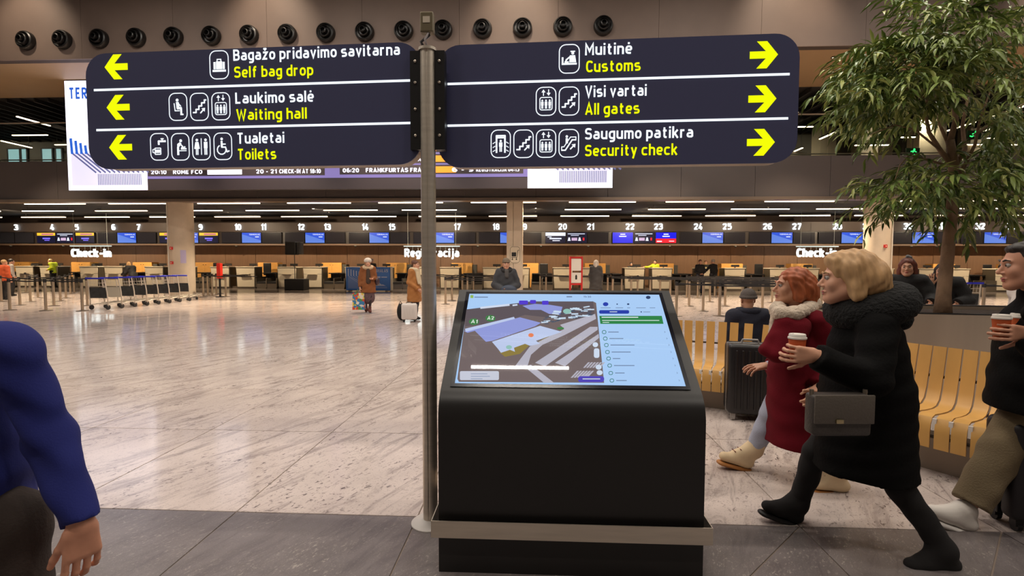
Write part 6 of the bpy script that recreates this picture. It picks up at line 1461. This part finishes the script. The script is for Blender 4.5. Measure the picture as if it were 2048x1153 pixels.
# ---------------- near figures
Q = atz
redw = mat('coat_red_wool', (100, 9, 24), .9, var=.1, vscale=6, bump=.12, bscale=140, spec=.2); puff = mat('coat_black_puffer', (9, 8, 8), .8, bump=.15, bscale=60, spec=.12); fur = mat('fur_black', (10, 9, 9), .95, bump=.9, bscale=70)
creamb = mat('boot_cream', (222, 196, 158), .7, var=.06, vscale=14); gum = mat('boot_gum_sole', (176, 116, 58), .6); suede = mat('suede_black', (20, 16, 16), .9)
# woman in the red coat
zA = 3.55
J = dict(head=Q(1583, 573, zA), neck=Q(1602, 626, zA), shL=Q(1634, 645, 3.41), shR=Q(1592, 636, 3.69), elL=Q(1668, 725, 3.38), wrL=Q(1640, 775, 3.3), elR=Q(1606, 735, 3.72), wrR=Q(1533, 732, 3.70), hipL=Q(1606, 735, 3.47), hipR=Q(1588, 735, 3.63),
         knR=Q(1540, 832, 3.67), anR=Q(1509, 900, 3.74), heelR=Q(1502, 931, 3.74), toeR=Q(1440, 915, 3.74), knL=Q(1625, 862, 3.45), anL=Q(1676, 935, 3.38), heelL=Q(1694, 976, 3.38), toeL=Q(1624, 972, 3.38))
fA = nrm(-_r+.3*_h); kA_ = .95
t, h = person('red-haired woman in dark red coat walking beside the woman in black', J, fA, kA_, dict(legs=jean, leg_name='jeans', leg_r=(.10, .08, .066), cuff=.93, top=redw, top_name='coat', hs=1.1, brow=hr_red, handvox=.0035, handR=dict(d=-_r+np.array([0, 0, -.12]), pn=np.array([0, 0, -1.])+.3*_h, curl=.42, spread=.2, size=1.05),
      shape=dict(hem=.27, r_hem=.25, r_wa=.185, r_ch=.175, depth=.80, inf=.008, sl=(.07, .062, .054), skirt_mid=(*Q(1602, 880, 3.56)[:2], .27))), hf=-_r+.12*_h, vox=.012, hvox=.0045)
for q in 'LR': shoe(J, q, 1.12, creamb, t, gum, 'boot', .10, .008, .044, .056)
for q in 'LR':
    a, tt = J['an'+q], J['toe'+q]; d = nrm(tt-a)
    for i in range(4):
        p = a+(tt-a)*(.12+.16*i)+np.array([0, 0, .042-.006*i]); MB().tube([p+_h*.03-_h*.06*s_ + np.array([0, 0, .004]) for s_ in (0, .5, 1)], .004, 5).build('lace', mat('lace_brown', (120, 60, 44), .8), t)
hs = Sdf(); E_ = lambda x, y, z, a, b, c, k=.02, op='u': hs.ell(h.p(x, y, z), np.array([a, b, c])*h.s, h.ax, k, op)
E_(0, -.03, .045, .092, .105, .088); E_(0, -.075, -.015, .098, .082, .09); 
for q in (-1, 1): hs.cone(h.p(q*.07, -.005, .05), h.p(q*.082, -.015, -.07), .033*h.s, .036*h.s, .03)
hs.cone(h.p(0, -.09, 0), h.p(0, -.10, -.07), .075*h.s, .07*h.s, .04); E_(0, .095, -.035, .058, .075, .105, .015, 's')
hs.build('hair', hr_red, t, .006, lambda X: .004*np.sin(X[..., 0]*90+5*np.sin(X[..., 2]*13))*np.sin(X[..., 1]*80+4*np.sin(X[..., 2]*17))+.002*np.sin(X[..., 0]*200+X[..., 2]*40))
S = Sdf(); ring = [Q(1556, 618, 3.52), Q(1562, 628, 3.42), Q(1590, 628, 3.38), Q(1618, 618, 3.46), Q(1626, 608, 3.56), Q(1612, 604, 3.68), Q(1580, 608, 3.7), Q(1558, 615, 3.62), Q(1556, 618, 3.52)]
for a, b in zip(ring, ring[1:]): S.cone(a, b, .047, .047, .03)
S.cone(Q(1556, 622, 3.50), Q(1545, 672, 3.46), .045, .028, .03); S.build('fleece_collar', mat('fleece_cream', (214, 196, 176), .95, bump=.6, bscale=60), t, .009, folds(.004, (60, 60, 60)))
S = Sdf()       # wide draped lapel
S.cone(Q(1566, 645, 3.42), Q(1530, 700, 3.38), .05, .03, .03); S.cone(Q(1575, 650, 3.40), Q(1552, 712, 3.34), .07, .045, .04); S.cone(Q(1530, 700, 3.38), Q(1560, 716, 3.32), .03, .03, .04); S.cone(Q(1600, 655, 3.38), Q(1575, 710, 3.32), .07, .05, .04)
S.build('lapel', redw, t, .01, folds(.004, (20, 20, 30)))
S = Sdf(); S.cone(J['wrR']+_r*.035, J['wrR']+_r*.005, .037, .036, .01); S.cut(J['wrR']+_r*.0, -_r); S.build('shirt_cuff', mat('cuff_pale', (190, 186, 204), .85), t, .006)

# woman in the black padded coat
zB = 2.74
J = dict(head=Q(1692, 557, 2.72), neck=Q(1716, 622, zB), shL=Q(1756, 652, 2.57), shR=Q(1712, 640, 2.9), elL=Q(1742, 762, 2.46), wrL=Q(1628, 711, 2.50), elR=Q(1700, 755, 2.96), wrR=Q(1650, 790, 2.94), hipL=Q(1742, 790, 2.66), hipR=Q(1722, 790, 2.84),
         knR=Q(1632, 905, 2.9), anR=Q(1596, 1008, 2.95), heelR=Q(1600, 1040, 2.96), toeR=Q(1525, 1014, 2.96), knL=Q(1800, 975, 2.6), anL=Q(1888, 1100, 2.52), heelL=Q(1914, 1133, 2.52), toeL=Q(1812, 1135, 2.52))
quilt = lambda X: .0028*np.sin(X[..., 2]*62+3*np.sin(X[..., 0]*5)+1.5*np.sin(X[..., 1]*7))+.004*np.sin(X[..., 0]*14+X[..., 2]*9+3*np.sin(X[..., 1]*6))
tB, h = person('blond woman in long black padded coat striding with a paper cup', J, nrm(-_r+.3*_h), 1.0, dict(legs=suede, leg_name='leggings', leg_r=(.095, .068, .055), hs=1.12, brow=hr_blond, handvox=.0035, handL=dict(d=-_r+np.array([0, 0, .04]), pn=_h+np.array([0, 0, .1]), side=1, curl=.8, spread=.05, thumb=.9, size=1.05)), hf=-_r+.42*_h+np.array([0, 0, -.05]), vox=.012, hvox=.0045)
S = top_sdf(J, 1.0, nrm(-_r+.3*_h), hem=.40, r_hem=.27, r_wa=.225, r_ch=.215, sl=(.08, .074, .056), inf=.012, depth=.80, k=.04, skirt_mid=(*Q(1730, 900, 2.74)[:2], .42))
S.build('coat', puff, tB, .010, quilt)
for q in 'LR': shoe(J, q, 1.05, suede, tB, mat('sole_black', (22, 20, 20), .6), 'boot', .22, .008, .043, .056)
hs = Sdf(); E_ = lambda x, y, z, a, b, c, k=.02, op='u': hs.ell(h.p(x, y, z), np.array([a, b, c])*h.s, h.ax, k, op)
E_(0, -.03, .05, .098, .112, .092); E_(0, -.085, -.005, .1, .085, .095); E_(0, .03, .09, .07, .06, .04)
for q in (-1, 1): hs.cone(h.p(q*.072, -.01, .05), h.p(q*.084, -.03, -.075), .034*h.s, .036*h.s, .03)
hs.cone(h.p(0, -.1, 0), h.p(0, -.13, -.06), .08*h.s, .06*h.s, .04); E_(0, .10, -.04, .058, .075, .105, .015, 's')
hs.build('hair', hr_blond, tB, .006, lambda X: .0035*np.sin(X[..., 0]*90+4*np.sin(X[..., 2]*11))*np.sin(X[..., 1]*85+3*np.sin(X[..., 2]*15))+.002*np.sin(X[..., 0]*210+X[..., 2]*50))
S = Sdf(); ctr = Q(1740, 612, 2.73); pts = []
for a in np.linspace(0, 2*PI, 17): pts.append(ctr+_r*(.125*math.cos(a))+_h*(.15*math.sin(a))+np.array([0, 0, .045*math.cos(a)]))
for i, (a, b) in enumerate(zip(pts, pts[1:])): S.cone(a, b, .082, .082, .03)
S.cone(Q(1790, 600, 2.73), Q(1800, 640, 2.73), .07, .06, .05); S.build('fur_hood', fur, tB, .010, lambda X: .003*np.sin(X[..., 0]*110+4*np.sin(X[..., 1]*40))*np.sin(X[..., 2]*120+3*np.sin(X[..., 0]*30)))
# her satchel
bc = Q(1675, 828, 2.40); grl = mat('leather_grey', (66, 60, 56), .45, bump=.15, bscale=90)
sat = thing('satchel_bag', 'dark grey leather satchel hanging at the side of the woman in black', 'bag', tuple(bc)); a = nrm(_r); 
MB().obox(bc, a*.14, _h*.045, np.array([0, 0, .10])).build('body', grl, sat, smooth='auto', bevel=.018, seg=3)
MB().obox(bc-_h*.05+np.array([0, 0, .035]), a*.143, _h*.006, np.array([0, 0, .07])).build('flap', mat('leather_grey_flap', (92, 84, 76), .4, bump=.15, bscale=90), sat, smooth='auto', bevel=.005, seg=2)
MB().obox(bc-_h*.06+np.array([0, 0, -.02])-a*.028, a*.018, _h*.006, np.array([0, 0, .010])).build('clasp', mat('clasp_gold', (206, 190, 150), .25, 1.0), sat, bevel=.003)
for sx_2 in (-1, 1): MB().tube([bc+a*sx_2*.13+np.array([0, 0, .09]), bc+a*sx_2*.13+np.array([0, 0, .12])], .010, 8).build('strap_ring', dk_steel, sat)
MB().tube([bc+a*.13+np.array([0, 0, .11]), Q(1738, 784, 2.44), Q(1750, 760, 2.52)], .009, 6).build('strap', grl, sat, smooth=True)
# paper cups
cup_o = mat('cup_kraft', (190, 84, 36), .6); cup_w = mat('cup_lid', (226, 218, 208), .4)
def cup(c, label, rot=0):
    t = thing('paper_cup', label, 'cup', tuple(c))
    MB().lathe([(.030, -.055), (.0305, -.055), (.041, .052), (.041, .055)], c, 24).build('cup_body', cup_o, t, smooth='auto')
    MB().lathe([(.044, .052), (.0445, .060), (.040, .062), (.039, .074), (.037, .077)], c, 24).build('lid', cup_w, t, smooth='auto')
    MB().lathe([(.004, .0772), (.004, .0778)], (c[0]-.022, c[1], c[2]), 8).build('sip_hole', dk_black, t)
cup(Q(1594, 698, 2.545), 'orange-brown paper cup with white lid held by the woman in black')

# man at the right edge
zC = 2.86; olive = mat('trousers_olive', (120, 104, 78), .9, var=.06, vscale=10, bump=.3, bscale=110)
J = dict(head=Q(2054, 530, 2.85), neck=Q(2076, 592, 2.87), shL=Q(2104, 628, 2.69), shR=Q(2074, 622, 3.05), elL=Q(2118, 725, 2.6), wrL=Q(2056, 668, 2.70), elR=Q(2095, 720, 3.12), wrR=Q(2100, 660, 3.0), hipL=Q(2088, 775, 2.81), hipR=Q(2078, 775, 2.92),
         knR=Q(2004, 900, 2.92), anR=Q(1934, 1020, 2.9), heelR=Q(1944, 1056, 2.9), toeR=Q(1856, 1024, 2.9), knL=Q(2120, 930, 2.75), anL=Q(2200, 1050, 2.68), heelL=Q(2216, 1086, 2.66), toeL=Q(2130, 1100, 2.66))
tC, h = person('dark-haired man in black jacket and olive trousers at the right edge', J, -_r, 1.08, dict(legs=olive, leg_r=(.10, .096, .088), cuff=.90, hs=1.05, top=puff, shape=dict(hem=.72, r_hem=.26, r_wa=.235, r_ch=.235, sl=(.085, .075, .055), inf=.02, depth=.8), brow=hr_dark, handvox=.0035, handL=dict(d=-_r+np.array([0, 0, .05]), pn=_h, side=1, curl=.6, spread=.06, thumb=.9, size=1.0)), hf=-_r+.45*_h+np.array([0, 0, -.12]), vox=.013, hvox=.005, skin=SKIN2)
hs = Sdf(); E_ = lambda x, y, z, a, b, c, k=.02, op='u': hs.ell(h.p(x, y, z), np.array([a, b, c])*h.s, h.ax, k, op)
E_(0, -.024, .043, .079, .093, .081); E_(0, .035, .085, .055, .04, .025); E_(0, .095, -.05, .085, .07, .095, .01, 's'); E_(0, -.02, -.13, .12, .12, .06, .01, 's'); hs.build('hair', hr_dark, tC, .006, folds(.003, (80, 80, 60)))
for q in 'LR': shoe(J, q, 1.16, mat('shoe_white', (226, 218, 210), .55), tC, mat('sole_white', (232, 226, 220), .5), 'shoe', 0, .009, .044, .048)
cup(Q(2002, 657, 2.75), 'red-brown paper cup with white lid in the hand of the man at the right edge')
cup(Q(2038, 654, 2.86), 'second white-lidded paper cup at the right edge, half hidden by the man\'s hand')
# person in white jumper beyond him
c = Q(2066, 600, 3.85); J, f, k, P = stand(c, -_r+.4*_h, 1.64)
t, h = person('person in white jumper beyond the man at the right edge', J, f, k, dict(legs=darkj, shoes=blackc, top=whitec, top_name='jumper', shape=dict(inf=.02)), vox=.014, hvox=.006); hair(h, 'bob', hr_brown, t)
S = Sdf(); S.ell(P(-.2, .14, 1.12), (.09, .1, .12)); S.build('dark_shoulder_bag', navyc, t, .012)
# suitcases and bags by the benches
c = fl(1496, 838); suitcase(c, 'black ribbed hard-shell suitcase standing in front of the bench', mat('case_black', (30, 28, 30), .35), mat('case_trim', (150, 144, 140), .4), .44, .70, .28, _r-.25*_h, 0, None, 6)
c = fl(2062, 1052); suitcase(c, 'dark suitcase behind the man at the right edge', mat('case_dark', (30, 24, 28), .5), dk_black, .40, .58, .26, _r-.1*_h, .35)
c = fl(2002, 952); bgp = mat('backpack_plum', (52, 38, 50), .75, bump=.2, bscale=50); t = thing('backpack', 'plum coloured backpack on the floor against the bench', 'bag', (c[0], c[1], 0)); S = Sdf(); S.cone(c+np.array([0, 0, .12]), c+np.array([0, 0, .40]), .13, .11, .03, (_h, .7)); S.cut((0, 0, 0.0), (0, 0, -1)); S.build('bag_body', bgp, t, .01, folds(.004, (14, 14, 30))); S = Sdf(); S.cone(c+np.array([0, 0, .12])-_h*.09, c+np.array([0, 0, .22])-_h*.09, .09, .08, .02, (_h, .5)); S.build('front_pocket', bgp, t, .01); MB().tube([c+_r*.04+np.array([0, 0, .5]), c+np.array([0, 0, .56]), c-_r*.04+np.array([0, 0, .5])], .008, 6).build('top_loop', dk_black, t)

# man in the blue jumper at the left edge
blue = mat('jumper_blue', (26, 34, 108), .9, bump=.1, bscale=200); brnt = mat('trousers_brown', (52, 40, 34), .85, bump=.2, bscale=120)
fD = nrm(-_h*.75-_r*.66)
J = dict(head=Q(-135, 492, 1.45), neck=Q(-110, 590, 1.46), shL=Q(26, 704, 1.41), shR=Q(-200, 690, 1.55), elL=Q(100, 872, 1.44), wrL=Q(163, 1052, 1.40), elR=Q(-270, 900, 1.5), wrR=Q(-230, 1060, 1.4), hipL=Q(10, 1085, 1.44), hipR=Q(-130, 1085, 1.52),
         knL=Q(35, 1340, 1.44), knR=Q(-150, 1330, 1.5), anL=Q(40, 1620, 1.46), anR=Q(-150, 1600, 1.52), toeL=Q(0, 1700, 1.36), toeR=Q(-200, 1690, 1.42))
tD, h = person('man in blue jumper cut off by the left edge of the picture', J, fD, 1.05, dict(legs=brnt, leg_r=(.098, .085, .075), shoes=blackc, handvox=.003, handL=dict(d=np.array([0, 0, -1.])-_r*.02, pn=-_r*.8+_h*.5, curl=.38, spread=.05, thumb=.3, size=1.02), brow=hr_dark), vox=.012, hvox=.006, skin=mat('skin_tan', (216, 152, 122), .5, var=.06, vscale=20))
hair(h, 'short', hr_dark, tD)
S = top_sdf(J, 1.05, fD, hem=J['hipL'][2]+.03, r_hem=.25, r_wa=.205, r_ch=.18, sl=(.060, .056, .046), inf=.0, depth=.74, k=.04, cuff=.96)
S.build('jumper', blue, tD, .008, lambda X: .005*np.sin(X[..., 2]*55+6*np.sin(X[..., 0]*9)+4*np.sin(X[..., 1]*8))*(X[..., 0] > J['shL'][0]-.09)+.003*np.sin(X[..., 0]*22-X[..., 2]*31))
